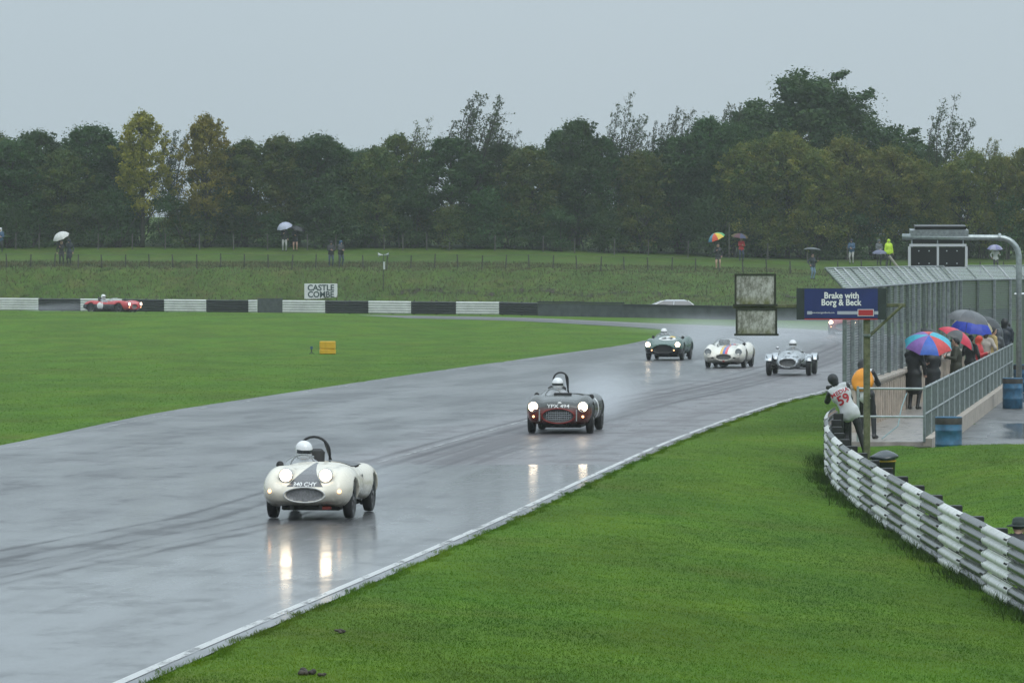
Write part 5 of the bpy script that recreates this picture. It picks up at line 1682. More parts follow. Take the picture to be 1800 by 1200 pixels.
def project_back(J, s, bold, size, cx, cz, mtl, parent, width=1.0):
    """lettering laid on the back of a figure"""
    pr = J['F'][0]
    v2, f = glyphs(s, size, bold, width)
    ax, lat = J['ax'], J['lat']; bk = -np.cross(lat, ax); bk = bk if bk[1] > 0 else -bk
    out = []
    t = np.linspace(.42, -.1, 105)
    for a, b, _ in v2:
        o = J['CH'] - lat * (a + cx) + ax * (b + cz)
        P = (o[None] + bk[None] * t[:, None]).astype(np.float32)
        d = np.min([cone(P, *q[0]) for q in pr[:4]], 0)
        i = int(np.argmax(d < .004)) if (d < .004).any() else 60
        out.append(P[i] + bk * .014)
    o = obj('lettering', make_mesh('lettering', out, f, [mtl]), parent)
    return o
M_REDL = mat('red lettering', (.42, .02, .03), .5)

# photographer in the tabard, leaning out over the guard rail, back to us
X, Y = (1506 - 900) / 84.0, 8000 / 84.0
zg_ = g1(X, Y)
p1, J = person('photographer in white MEDIA 59 tabard and black cap leaning over the guard rail', (X, Y, zg_), PI,
               top=K_BLACK, legs=K_CHAR, hands=((.26, -.40, 1.30), (.46, -.42, 1.36)), head='hair', headmat=K_BLACK, hgt=1.80, lean=.20, side=-.46, hip=(.16, .0),
               feet=((-.17, .05), (.17, .02)), h=.018, bulk=1.08, vest=K_WHITE)
project_back(J, 'MEDIA', .02, .125, .0, .055, M_REDL, p1, 1.1)
project_back(J, '59', .03, .27, .0, -.115, M_REDL, p1, 1.0)
cm = thing('camera', 'black camera with long lens held up by the photographer in the tabard', 'camera', (X - .46, Y + .45, zg_ + 1.42), PI + .5)
MB().box((0, 0, 0), (.15, .07, .11), bev=.015).build('camera_body', M_INT, cm)
MB().lathe([(.0, .0), (.035, .0), (.035, .10), (.045, .14), (.045, .22), (.0, .21)], 14, 'y').build('lens', M_INT, cm, True, rot=(0, 0, PI))
# second photographer with the orange pack
X, Y = (1523 - 900) / 79.6, 8000 / 79.6
p2, J = person('photographer in black with white vest and orange pack on the walkway', (X, Y, 0), PI - .35,
               top=K_BLACK, legs=K_BLACK, hands=((-.06, -.45, 1.38), (.14, -.46, 1.38)), head='hood', headmat=K_BLACK, hgt=1.82, lean=.42, side=-.22, hip=(.0, .05), feet=((-.20, .08), (.15, -.05)), h=.018, bulk=1.05, vest=K_WHITE, hem=False)
w = p2.matrix_basis @ Vector(tuple(J['CH'] - J['fw'] * .22 - J['ax'] * .06))
w = w + Vector((.035, 0, -.02))
bk = thing('backpack', 'bulging orange rain cover on the pack of the second photographer', 'backpack', tuple(w), PI - .35)
bk.rotation_euler = (.42, .0, PI - .35)
m = MB().ball((0, 0, 0), (.25, .12, .27), 22)
m.v = [(math.copysign(abs(x / .25) ** .55, x) * .25 * (1 - .3 * max(z, 0) / .27), math.copysign(abs(y / .12) ** .6, y) * .12 * (1 + .12 * math.sin(17 * z + 9 * x)), z + .02 * math.sin(14 * x) * math.cos(9 * z)) for x, y, z in m.v]
m.build('rain_cover', mat('orange rain cover', (.72, .27, .012), .4, var=.15, scale=5, bump=.6), bk, True)
for sx_ in (-.11, .11): MB().path([(sx_, -.10, .24), (sx_, -.22, .30), (sx_, -.34, .22), (sx_, -.36, 0), (sx_, -.2, -.2)], .02, 6).build('strap', K_WHITE, bk)
# person in the green hat behind the near end of the rail
X, Y = (1787 - 900) / 124.0, 8000 / 124.0
zg_ = g1(X, Y)
p3, J = person('person in dark green brimmed hat crouching behind the guard rail', (X, Y, zg_), PI * .9, top=K_CHAR, legs=K_CHAR, hands=((-.1, -.5, .55), (.12, -.5, .55)),
               head='hat', headmat=K_HATG, hgt=1.62, lean=.45, hip=(0, .12), hipz=.22, feet=((-.16, -.02), (.16, .0)), knee=(0, -1, .5), h=.022)
hd = J['HD'] + J['ax'] * .06
MB().lathe([(.0, .10), (.06, .095), (.10, .07), (.112, .0), (.125, -.01), (.19, -.03), (.185, -.036), (.12, -.02)], 18, 'z', tuple(hd)).build('hat', K_HATG, p3, True)

# crowd on the walkway: (pixel x, pixels per metre, yaw, ...)
def crowd(label, x, s_, rz, z=0.0, **kw):
    Y = 8000 / s_; X = (x - 900) / s_
    X = min(max(X, float(x_fence(Y)) + .30), float(x_walk(Y)) - .22) if Y < 153 else X
    return person(label, (X, Y, z), rz, None, h=.026, **kw)
RH = ((-.28, -.05, .95), (.22, -.26, 1.18)); IDLE = ((-.30, -.06, .90), (.30, -.06, .90)); FOLD = ((-.05, -.28, 1.12), (.08, -.26, 1.08))
crowd('spectator in long black coat under the purple, blue and red umbrella', 1606, 66.5, PI * .85, top=K_BLACK, legs=K_BLACK, hands=((-.3, -.05, .95), (-.22, -.22, 1.2)), hgt=1.78, long=.35, bulk=1.12)
crowd('spectator in black waterproof beside the long black coat, against the handrail', 1640, 65.0, PI * 1.1, top=K_BLACK, legs=K_CHAR, hands=FOLD, hgt=1.72, long=.3, bulk=1.1)
crowd('spectator in dark olive coat and cap facing the track under the red umbrella', 1681, 61.5, -PI * .55, top=K_DKGREEN, legs=K_CHAR, hands=RH, head='cap', headmat=K_BLACK, hgt=1.72, long=.25, bulk=1.1)
crowd('spectator in bright red hooded jacket leaning at the handrail', 1720, 57.8, PI * .35, top=K_RED, legs=K_CHAR, hands=FOLD, headmat=K_SCAR, hgt=1.62, bulk=1.1)
crowd('bare-headed dark-haired spectator in beige coat under the blue umbrella', 1733, 55.5, PI * .9, top=K_BEIGE, legs=K_JEANS, hands=RH, head='hair', headmat=M_HAIR, hgt=1.74)
crowd('spectator in black coat between the grey umbrella and the red-hooded figure', 1706, 58.8, PI * .8, top=K_BLACK, legs=K_CHAR, hands=RH, head='hair', headmat=K_BLACK, hgt=1.70)
crowd('spectator in ochre jacket half covered by the blue umbrella', 1745, 55.0, PI * .6, top=K_OCHRE, legs=K_CHAR, hands=IDLE, head='cap', headmat=K_CHAR, hgt=1.80)
crowd('spectator in grey anorak next to the ochre jacket', 1753, 54.2, PI * .75, top=K_GREY, legs=K_CHAR, hands=FOLD, headmat=K_GREY, hgt=1.70, long=.3, bulk=1.1)
crowd('tall spectator in navy hooded waterproof at the far end of the handrail', 1766, 53.2, PI * .9, z=.14, top=K_NAVY, legs=K_CHAR, hands=FOLD, headmat=K_BLACK, hgt=1.86, long=.3, bulk=1.15)
crowd('spectator in black hooded coat behind the navy waterproof at the end of the handrail', 1779, 52.6, PI * 1.1, z=.06, top=K_BLACK, legs=K_BLACK, hands=FOLD, hgt=1.82, long=.3, bulk=1.05)
def umb(label, x, y, s_, cols, rad, tilt, rz=0.0, drop=.30, n=8, group=None):
    p = px(x, y, s_)
    return umbrella(label, cols, p, tilt, rad, n, rz, drop, group=group)
CY, PU, BL, RD = (.05, .42, .55), (.25, .13, .42), (.04, .13, .52), (.62, .07, .07)
umb('umbrella with purple, blue, red and turquoise panels over the black coats', 1633, 589, 66.5, [CY, RD, PU, CY, PU, BL, RD, CY], .66, (.42, -.12), .35)
umb('plain black umbrella tipped away behind the multicoloured one', 1628, 577, 62.0, [(.018, .019, .02)], .52, (-.1, .05), 0)
umb('red and charcoal panelled umbrella tipped over the olive coat', 1690, 582, 61.0, [(.62, .03, .07), (.07, .072, .075)], .62, (.15, .55), .2)
umb('large plain grey umbrella raised above the blue one', 1704, 545, 59.0, [(.13, .135, .145), (.16, .165, .175), (.10, .105, .115)], .68, (.12, .14), .3, .34)
umb('royal blue umbrella with a few ochre panels under the grey one', 1712, 556, 56.5, [(.02, .05, .42), (.02, .05, .42), (.02, .05, .42), (.02, .05, .42), (.42, .36, .2)], .68, (.25, .10), .15, .42, 10)
umb('dark slate umbrella tipped down behind the grey anorak', 1756, 569, 54.0, [(.05, .055, .06)], .55, (.1, .9), .1)

# people on the bank: feet pixel y decides how far up the bank they stand
def bank_person(label, x, Y, rz, **kw):
    X = (x - 900) * Y / 8000
    return person(label, (X, Y, g1(X, Y)), rz, None, h=.042, **kw)[0]
Yf = 308.0; Yt = 321.0
bank_person('bank spectator in pinkish scarf and dark coat under the cream umbrella', 108, Yf, .2, top=K_CHAR, legs=K_CHAR, hands=((-.3, -.05, .9), (-.1, -.25, 1.25)), head='hair', headmat=M_HAIR, hgt=1.70)
bank_person('bank spectator in long dark coat at the edge of the cream umbrella', 122, Yf + .5, -.4, top=K_NAVY, legs=K_CHAR, hands=IDLE, headmat=K_NAVY, hgt=1.76, long=.3)
bank_person('bank spectator in pale trousers holding the lilac umbrella', 500, Yt + 3, .1, top=K_BLACK, legs=K_PALE, hands=((-.1, -.25, 1.25), (.25, -.05, .9)), head='hair', headmat=M_HAIR, hgt=1.75)
bank_person('bank spectator in shorts under a black umbrella', 519, Yt + 3.5, .0, top=K_BLACK, legs=K_SHORT, hands=FOLD, head='hair', headmat=M_HAIR, hgt=1.70, bare_legs=True)
bank_person('bank spectator in charcoal anorak and dark jeans behind the wire fence', 582, Yf - .6, .1, top=K_CHAR, legs=K_JEANS, hands=FOLD, headmat=K_CHAR, hgt=1.70, bulk=1.1)
bank_person('bank spectator with blue hood and black jacket behind the wire fence', 599, Yf - .5, .5, top=K_BLACK, legs=K_JEANS, hands=FOLD, headmat=K_BLUE, hgt=1.74, bulk=1.1)
bank_person('bank spectator in shorts under the rainbow umbrella', 1262, Yf + 1, .0, top=K_BLACK, legs=K_SHORT, hands=((-.12, -.25, 1.25), (.25, -.05, .9)), head='hair', headmat=M_HAIR, hgt=1.72, bare_legs=True)
bank_person('bank spectator in red jacket under a dark patterned umbrella by the trees', 1303, Yt + 1, .2, top=K_RED, legs=K_JEANS, hands=FOLD, head='hair', headmat=M_HAIR, hgt=1.66)
bank_person('bank spectator in pale blue jeans under a thin grey umbrella', 1428, 300.0, .7, top=K_NAVY, legs=K_LBLUE, hands=RH, head='hair', headmat=M_HAIR, hgt=1.68)
bank_person('bank spectator in dark blue standing alone near the trees', 1497, Yt, -.3, top=K_BLUE, legs=K_PALE, hands=FOLD, headmat=K_NAVY, hgt=1.74)
bank_person('bank spectator in grey anorak beside the hi-vis jacket', 1545, Yt - 2, .2, top=K_GREY, legs=K_CHAR, hands=FOLD, headmat=K_GREY, hgt=1.80)
hv = bank_person('person in hooded hi-vis yellow jacket on the bank', 1562, Yt - 3, .3, top=K_HIVIS, legs=K_CHAR, hands=IDLE, headmat=K_HIVIS, hgt=1.86, bulk=1.15)
bank_person('bank spectator in white jacket under the lilac-blue umbrella beyond the pole gantry', 1750, Yf + 3, .1, top=K_WHITE, legs=K_CHAR, hands=RH, head='hair', headmat=M_HAIR, hgt=1.68)
bank_person('bank spectator in blue anorak at the outer edge of the tree line', 1, Yt + 1, .0, top=K_BLUE, legs=K_CHAR, hands=FOLD, headmat=K_WHITE, hgt=1.72)
def bumb(label, x, y, cols, rad, tilt, Y=Yf, rz=0.0, drop=.3): return umb(label, x, y, 8000 / Y, cols, rad, tilt, rz, drop)
bumb('cream umbrella tipped over the pair on the bank', 104, 409, [(.55, .55, .52)], .60, (.25, -.45), Yf - .3, .2, .36)
bumb('lilac-grey umbrella held by the spectator in pale trousers', 498, 391, [(.40, .42, .52)], .58, (.2, -.30), Yt + 2.7, .2, .4)
bumb('black umbrella over the spectator in shorts on the bank', 524, 397, [(.012, .012, .014)], .58, (.1, .2), Yt + 3.2)
bumb('rainbow umbrella on the bank with red, yellow, green and teal panels', 1256, 410, [(.05, .30, .10), (.05, .30, .10), (.62, .45, .03), (.05, .22, .30), (.05, .22, .30), (.62, .08, .03), (.66, .45, .03), (.06, .32, .10)], .62, (.15, -.42), Yf + .8, .1, .4)
bumb('dark patterned umbrella with blue and brown panels near the trees', 1301, 410, [(.03, .04, .10), (.10, .07, .02), (.08, .02, .03)], .64, (.1, .12), Yt + .8)
bumb('thin grey umbrella over the spectator in pale blue jeans', 1428, 435, [(.08, .09, .10)], .58, (-.05, .05), 299.8, 0, .16)
bumb('slate blue umbrella below the hi-vis jacket', 1546, 439, [(.12, .13, .20)], .52, (.1, 0), Yf + 4, 0, .26)
bumb('lilac-blue umbrella beyond the pole gantry', 1749, 430, [(.18, .18, .34), (.30, .30, .42)], .55, (.1, 0), Yf + 2.8, 0, .32)

# bare earth showing along the step half-way up the bank
_xs = np.linspace(-8, 21, 90)
tag(strip('earth_scar', np.c_[_xs, y_bank(_xs) + (306 - y_bank(_xs)) * (.475 + .03 * np.sin(_xs * .9))], 0, .8, worn_paint('bare wet earth', (.045, .034, .024), .44, .66, .95), .05, gz), kind='structure')
# ------------------------------------------------------------------ trees
def leaf_mat(name, lo, hi, warm, wamt):
    g = NB(name)
    o = g.tc.outputs['Object']
    oi = g.n('ObjectInfo')
    n1 = g.noise(o, 1.1, 4, .6); n2 = g.noise(o, 7.0, 2, .6)
    f = g.math('ADD', g.math('MULTIPLY', n1, .6), g.math('MULTIPLY', n2, .4))
    c = g.ramp(f, [(.34, lo), (.62, hi)])
    n3 = g.noise(g.mapping(o, (1, 1, 1), (9, 4, 2)), .8, 5, .65)
    c = g.mix(g.math('MULTIPLY', g.mapr(n3, .46, .64, 0, 1), wamt), c, warm)
    hs = g.n('HueSaturation'); g.l(c, hs.inputs['Color'])
    g.l(g.mapr(oi.outputs['Random'], 0, 1, .86, 1.14), hs.inputs['Value']); g.l(g.mapr(oi.outputs['Random'], 0, 1, .485, .51), hs.inputs['Hue'])
    g.l(hs.outputs[0], g.b.inputs['Base Color'])
    g.b.inputs['Roughness'].default_value = .6; g.b.inputs['Specular IOR Level'].default_value = .25
    tl = g.n('BsdfTranslucent'); g.l(hs.outputs[0], tl.inputs['Color'])
    mx_ = g.n('MixShader'); mx_.inputs[0].default_value = .28
    g.l(g.b.outputs[0], mx_.inputs[1]); g.l(tl.outputs[0], mx_.inputs[2]); g.l(mx_.outputs[0], g.out.inputs['Surface'])
    return g.m
L_DARK = leaf_mat('dark green leaves', (.024, .058, .020), (.058, .122, .036), (.100, .135, .032), .35)
L_OLIVE = leaf_mat('olive leaves', (.036, .066, .018), (.095, .142, .034), (.175, .175, .036), .6)
L_YEL = leaf_mat('yellowing leaves', (.12, .128, .020), (.26, .250, .036), (.38, .32, .036), .7)
L_WIL = leaf_mat('golden olive leaves', (.052, .082, .018), (.150, .185, .038), (.29, .255, .044), .7)
L_THIN = leaf_mat('thin grey-green leaves', (.028, .052, .022), (.066, .100, .040), (.10, .11, .035), .3)
M_BARK = mat('wet bark', (.040, .036, .030), .8, var=.35, scale=3)

def leaves_mesh(name, cen, rad, cnt, size, rng, m, halo=.70, drift=(0, 0, 0)):
    """leaf-sized faces scattered through clumps"""
    # a loose halo of small outer leaves softens every clump
    k0 = len(cen)
    c0 = np.array(cen, float); r0 = np.array(rad, float); q0 = np.array(cnt, int)
    cen = np.vstack([c0, c0]); rad = np.concatenate([r0, r0 * 1.75]); cnt = np.concatenate([q0, (q0 * halo).astype(int)])
    sz = np.repeat(np.concatenate([np.full(k0, size), np.full(k0, size * .55)]), cnt)
    cen = np.repeat(cen, cnt, 0); rd = np.repeat(rad, cnt, 0)
    n = len(cen)
    d = rng.normal(size=(n, 3)); d /= np.linalg.norm(d, axis=1)[:, None]
    r = rng.random(n) ** .45
    p = cen + d * (r * rd)[:, None] * np.array([1, 1, .85])
    p += np.array(drift) * (rng.random(n) * rd)[:, None]
    a = rng.normal(size=(n, 3)); a[:, 2] -= .25; a /= np.linalg.norm(a, axis=1)[:, None]
    b = np.cross(a, rng.normal(size=(n, 3))); b /= np.linalg.norm(b, axis=1)[:, None]
    s = (sz * (.6 + .8 * rng.random(n)))[:, None]
    v = np.stack([p - a * s * .5, p + b * s * .30, p + a * s * .5, p - b * s * .30], 1).reshape(-1, 3)
    f = np.arange(n * 4).reshape(n, 4)
    return make_mesh(name, v, f, [m])

def limbs(mb, rng, base, tip, r0, bend=.25, n=5, k=5):
    base, tip = np.array(base, float), np.array(tip, float)
    off = rng.normal(size=3) * np.linalg.norm(tip - base) * bend * .3
    pts = [base * (1 - t) + tip * t + off * math.sin(PI * t) for t in np.linspace(0, 1, n)]
    mb.path(pts, list(np.linspace(r0, r0 * .25, n)), k, 0, False)
    return pts

def make_tree(seed, kind):
    rng = np.random.default_rng(seed)
    mb = MB(); cen = []; rad = []; cnt = []; size = .21; drift = (0, 0, 0)
    if kind in ('dense', 'olive', 'yellow', 'willow'):
        H = 10.0
        R0 = {'dense': 2.7, 'olive': 2.7, 'yellow': 2.0, 'willow': 3.0}[kind]
        lowz = {'dense': .8, 'olive': 1.0, 'yellow': 2.6, 'willow': 1.0}[kind]
        mb.path([(0, 0, -.3), (.1, 0, 2), (.0, .1, 5), (.1, 0, H * .86)], [.20, .16, .11, .03], 7)
        N = {'dense': 140, 'olive': 130, 'yellow': 100, 'willow': 140}[kind]
        lobes = [(rng.uniform(0, 2 * PI), rng.uniform(.25, .95)) for _ in range(5)]
        for k in range(N):
            t = rng.random() ** .8
            z = lowz + (H - lowz) * t
            prof = {'dense': (1 - t ** 3.0) ** .5 * (.80 + .20 * t), 'olive': (1 - t ** 2.6) ** .5 * (.80 + .20 * t),
                    'yellow': min(1, .35 + t * 3.0) * (1 - t) ** .5 * 1.25, 'willow': (1 - t ** 3.2) ** .5 * (.75 + .25 * t)}[kind]
            a = rng.uniform(0, 2 * PI)
            rr = R0 * prof * math.sqrt(rng.uniform(.12, 1.0)) * (1 + .22 * sum(math.cos(a - la) * math.cos(6 * (t - lt)) for la, lt in lobes) / 2)
            c = (rr * math.cos(a), rr * math.sin(a), z)
            cen.append(c); rad.append(rng.uniform(.5, 1.05) * (1.0 if kind != 'yellow' else .8) * (1 - .32 * t)); cnt.append(int(rng.uniform(60, 115) * (.75 if kind == 'yellow' else 1)))
            if k % 3 == 0: limbs(mb, rng, (0, 0, max(.8, z - rr * .9 - .4)), c, .06)
        for k in range(70):       # ragged leader shoots
            a = rng.uniform(0, 2 * PI); rr = R0 * 1.05 * math.sqrt(rng.random())
            q = np.array([rr * math.cos(a), rr * math.sin(a), H * .93 - (rr / R0) ** 2 * H * .26])
            tp = q + np.array([rng.normal() * .25 + .2 + .25 * math.cos(a) * rr / R0, rng.normal() * .25 + .25 * math.sin(a) * rr / R0, rng.uniform(.35, 1.15) * (1 - .5 * rr / R0)])
            limbs(mb, rng, q, tp, .03, k=4)
            for u in (.5, .8, 1.05): cen.append(q * (1 - u) + tp * u); rad.append(.17); cnt.append(9)
        m = {'dense': L_DARK, 'olive': L_OLIVE, 'yellow': L_YEL, 'willow': L_WIL}[kind]
        size = {'dense': .25, 'olive': .24, 'yellow': .22, 'willow': .21}[kind]
    elif kind == 'sparse':
        H = 11.0
        mb.path([(0, 0, -.3), (.05, 0, 1.6), (.1, 0, 3.4)], [.20, .17, .12], 7)
        ns = 13
        for k in range(ns):                    # several stems fanning up and bent over by the wind
            a = rng.uniform(-1, 1); zt = H * rng.uniform(.80, 1.0) * (1 - .16 * abs(a)); z0 = rng.uniform(1.2, 3.4)
            x1 = a * 1.9; yy = rng.normal() * .7
            stem = [np.array([.08, 0, z0]), np.array([.08 + x1 * .45, yy * .5, z0 + (zt - z0) * .35]), np.array([x1 * .85 + .1, yy, z0 + (zt - z0) * .68]), np.array([x1 + .75, yy, zt])]
            stem = [np.array(q) for q in catmull(stem, 5)]
            mb.path(stem, list(np.linspace(.085, .012, len(stem))), 5, 0, False)
            for q in range(4, len(stem)):
                for _ in range(3):
                    b = stem[q]; rem = (len(stem) - q) / len(stem)
                    tp = b + np.array([rng.normal() * .45 + .35, rng.normal() * .45, rng.uniform(.2, .8)]) * (.45 + rem)
                    limbs(mb, rng, b, tp, .018, .3, 4, 4)
                    for u in (.5, .8, 1.05):
                        cen.append(b * (1 - u) + tp * u + rng.normal(size=3) * .08); rad.append(rng.uniform(.08, .22)); cnt.append(int(rng.uniform(2, 6)))
        for k in range(26):
            a = rng.uniform(0, 2 * PI); rr = rng.uniform(.2, 1.9)
            cen.append((rr * math.cos(a), rr * math.sin(a), rng.uniform(.8, 5.2))); rad.append(.85); cnt.append(70)
        m = L_THIN; size = .15; drift = (.5, 0, .1)
    elif kind == 'oak':
        H = 14.5
        mb.path([(0, 0, -.3), (.1, 0, 3), (-.2, .1, 7), (-.6, 0, 12.5)], [.5, .42, .3, .08], 8)
        blobs = [(-.6, 0, 12.3, 1.9), (-2.0, .4, 10.6, 2.2), (.8, -.3, 10.8, 2.0), (-3.4, 0, 8.6, 2.3), (-1.0, -1.2, 8.6, 2.6), (1.8, .2, 8.9, 2.4), (3.6, 0, 8.0, 2.2), (-4.3, .4, 6.4, 2.1),
                 (-2.0, -1.0, 6.2, 2.6), (.8, -1.2, 6.3, 2.7), (3.2, -.6, 6.2, 2.5), (5.2, .2, 6.6, 1.9), (6.1, 0, 5.2, 1.6), (4.2, 0, 4.2, 2.0), (0, 0, 4.2, 2.4), (-3.2, 0, 4.2, 2.0)]
        for (x, y, z, r) in blobs:
            limbs(mb, rng, (0, 0, max(2.5, z - 3)), (x, y, z), .14)
            for k in range(34):
                d = rng.normal(size=3); d /= np.linalg.norm(d); d *= np.array([1, 1, .8])
                q = np.array([x, y, z]) + d * r * rng.uniform(.3, 1.05)
                cen.append(q); rad.append(rng.uniform(.5, .95)); cnt.append(int(rng.uniform(80, 130)))
        for k in range(14):
            x, y, z, r = blobs[rng.integers(0, 13)]
            q = np.array([x + r * .7, y, z + r * .5]); tp = q + np.array([rng.uniform(.3, 1.0), 0, rng.uniform(.1, .6)])
            limbs(mb, rng, (x, y, z), tp, .05)
            for u in (.4, .7, 1.0): cen.append(q * (1 - u) + tp * u); rad.append(.3); cnt.append(24)
        m = L_DARK; size = .27
    elif kind == 'bush':
        H = 4.0
        for k in range(7): limbs(mb, rng, (rng.normal() * .3, rng.normal() * .3, -.1), (rng.normal() * 1.2, rng.normal() * .9, rng.uniform(1.6, 3.4)), .05)
        for k in range(34):
            a = rng.uniform(0, 2 * PI); t = rng.random()
            rr = 1.9 * math.sqrt(rng.random()) * math.sqrt(max(.1, 1 - t * t * .9))
            cen.append((rr * math.cos(a), rr * .8 * math.sin(a), .25 + 3.5 * t)); rad.append(rng.uniform(.45, .75)); cnt.append(int(rng.uniform(70, 110)))
        m = L_DARK; size = .19
    tr = mb.mesh('trunk', M_BARK, True)
    cr_ = leaves_mesh('crown', cen, rad, cnt, size, rng, m, drift=drift)
    return tr, cr_, H

PROTO = {}
for kind, seeds in (('dense', (1, 2, 3, 4)), ('olive', (11, 12, 13)), ('yellow', (21, 22)), ('willow', (31, 32, 33)), ('sparse', (41, 42, 43, 44)), ('oak', (51,)), ('bush', (61, 62, 63))):
    PROTO[kind] = [make_tree(s_ + 100, kind) for s_ in seeds]
LEAFMAT = {'dark': L_DARK, 'olive': L_OLIVE, 'yel': L_YEL, 'wil': L_WIL}
rt = random.Random(77)
def tree(label, kind, x, ytop, wpx, Y=329.0, group=None, leaf=None, var=None, name=None):
    """x, ytop: where crown centre and top stand in the photograph; wpx: crown width there"""
    s_ = 8000 / Y
    X = (x - 900) / s_
    z = g1(X, Y)
    tr, cr_, H = PROTO[kind][rt.randrange(len(PROTO[kind])) if var is None else var]
    hgt = CAM_H + (458 - ytop) / s_ - z
    kz = hgt / (H * 1.04)
    W0 = {'dense': 5.6, 'olive': 5.6, 'yellow': 4.2, 'willow': 6.2, 'sparse': 5.4, 'oak': 12.0, 'bush': 4.4}[kind]
    kx = (wpx / s_) / W0 * {'dense': 1.22, 'olive': 1.22, 'yellow': .95, 'willow': 1.15}.get(kind, 1.0)
    t = thing(name or 'tree', label, 'tree' if kind != 'bush' else 'bush', (X, Y, z), 0, group)
    mir = -1 if (kind in ('dense', 'olive', 'willow', 'bush') and rt.random() < .5) else 1
    t.scale = (kx, max(kx, .7), kz)
    rot = rt.uniform(-.6, .6) if kind in ('sparse', 'oak') else rt.uniform(0, 2 * PI)
    if kind == 'oak': rot = 0
    t.rotation_euler = (0, 0, rot)
    obj('trunk', tr, t)
    c = obj('crown', cr_, t)
    if leaf:
        c.material_slots[0].link = 'OBJECT'; c.material_slots[0].material = LEAFMAT[leaf]
    return t
GD = 'dark bushy trees along the top of the bank'; LD = 'dark green bushy tree in the belt along the top of the bank'
GO = 'olive-tinted trees along the top of the bank'; LO = 'olive-tinted autumn tree in the belt along the top of the bank'
GW = 'rounded golden-olive trees behind the catch fence'; LW = 'rounded golden-olive tree in front of the big dark tree'
BEH = ' in the tree belt '
def where(x):
    spots = ((-60, 'past the blue anorak at the end of the belt'), (1, 'over the spectator in blue anorak'), (60, 'just off the cream umbrella pair, on the blue anorak side'), (108, 'straight behind the cream umbrella pair'), (165, 'between the cream umbrella pair and the first yellow tree'), (205, 'shouldering the first yellow tree'),
             (395, 'shouldering the second yellow tree'), (440, 'between the second yellow tree and the lilac umbrella'), (495, 'behind the lilac umbrella'), (525, 'behind the spectator in shorts and black umbrella'), (560, 'behind the charcoal anorak at the wire fence'),
             (600, 'behind the blue-hooded spectator'), (640, 'just past the blue-hooded spectator'), (662, 'behind the loudspeaker pole'), (700, 'beside the half-bare brownish tree'), (792, 'under the wide thin-leaved tree'), (880, 'under the leaning thin-leaved tree'), (932, 'alone in the dip past the wide thin-leaved tree'),
             (985, 'on the near flank of the dip before the bent windblown tree'), (1015, 'upright before the bent windblown tree'), (1058, 'touching the bent windblown tree'), (1128, 'just past the bent windblown tree'), (1160, 'under the very thin windblown tree'), (1195, 'under the feathery windblown tree'),
             (1245, 'behind the rainbow umbrella'), (1290, 'behind the spectator in red jacket'), (1320, 'half behind the golden-olive trees'), (1335, 'where the golden-olive trees begin'), (1640, 'under the feathery tree by the big dark one'), (2000, 'past the light-panel gantry'))
    return min(spots, key=lambda q: abs(q[0] - x))[1]
for x, yt, w, Y in ((22, 242, 120, 329), (62, 228, 115, 331), (158, 220, 135, 332), (205, 250, 110, 334), (395, 262, 110, 333), (560, 236, 125, 330), (600, 258, 90, 333), (640, 262, 90, 335), (792, 240, 125, 330), (880, 250, 110, 333),
                    (1015, 208, 95, 330), (985, 228, 80, 333), (1058, 240, 100, 331), (1160, 265, 100, 333), (1195, 238, 115, 331), (1245, 205, 110, 332), (1290, 215, 100, 330), (1640, 300, 120, 331), (1320, 190, 130, 336), (-60, 240, 130, 330), (2000, 240, 130, 331)):
    tree('dark green bushy tree ' + where(x), 'dense', x, yt, w, Y, GD)
for x, yt, w, Y in ((108, 262, 100, 329), (-5, 232, 80, 333), (432, 245, 105, 329), (492, 236, 105, 330), (525, 250, 90, 334), (662, 258, 95, 329), (700, 236, 100, 332), (932, 255, 105, 329), (1128, 262, 90, 329), (1335, 245, 115, 328)):
    tree('olive-tinted autumn tree ' + where(x), 'olive', x, yt, w, Y, GO)
tree('tall yellow-leaved tree beside the greyish thin one, above the cream umbrella', 'yellow', 250, 193, 100, 328, var=0)
tree('tall yellow-leaved tree with ragged lower yellow sprays', 'yellow', 362, 198, 100, 328, var=1)
tree('thin greyish tree seen between the two yellow ones', 'sparse', 300, 222, 75, 331, var=2)
tree('half-bare brownish tree with a thin pointed crown left of the wide bare one', 'sparse', 735, 198, 95, 331, var=1, leaf='olive')
tree('wide thin-leaved tree with many upright bare branches', 'sparse', 828, 146, 150, 331, var=0)
tree('second thin-leaved tree leaning out of the wide one', 'sparse', 880, 205, 80, 332, var=3)
tree('slender windblown thin-leaved tree with a bent top', 'sparse', 1092, 150, 88, 331, var=1)
tree('very thin small windblown tree between two taller windblown ones', 'sparse', 1150, 205, 50, 332, var=2)
tree('windblown thin-leaved tree with feathery spreading top', 'sparse', 1188, 162, 80, 332, var=3)
tree('thin-leaved tree leaning against the big dark tree', 'sparse', 1275, 165, 80, 333, var=0)
tree('huge dark broad-crowned tree rising above the whole belt', 'oak', 1440, 98, 370, 338)
tree('feathery thin-leaved tree rising right of the big dark tree', 'sparse', 1655, 155, 110, 332, var=1)
tree('small thin tree with drooping pale tips near the scoreboard gantry', 'sparse', 1735, 235, 70, 331, var=2, leaf='wil')
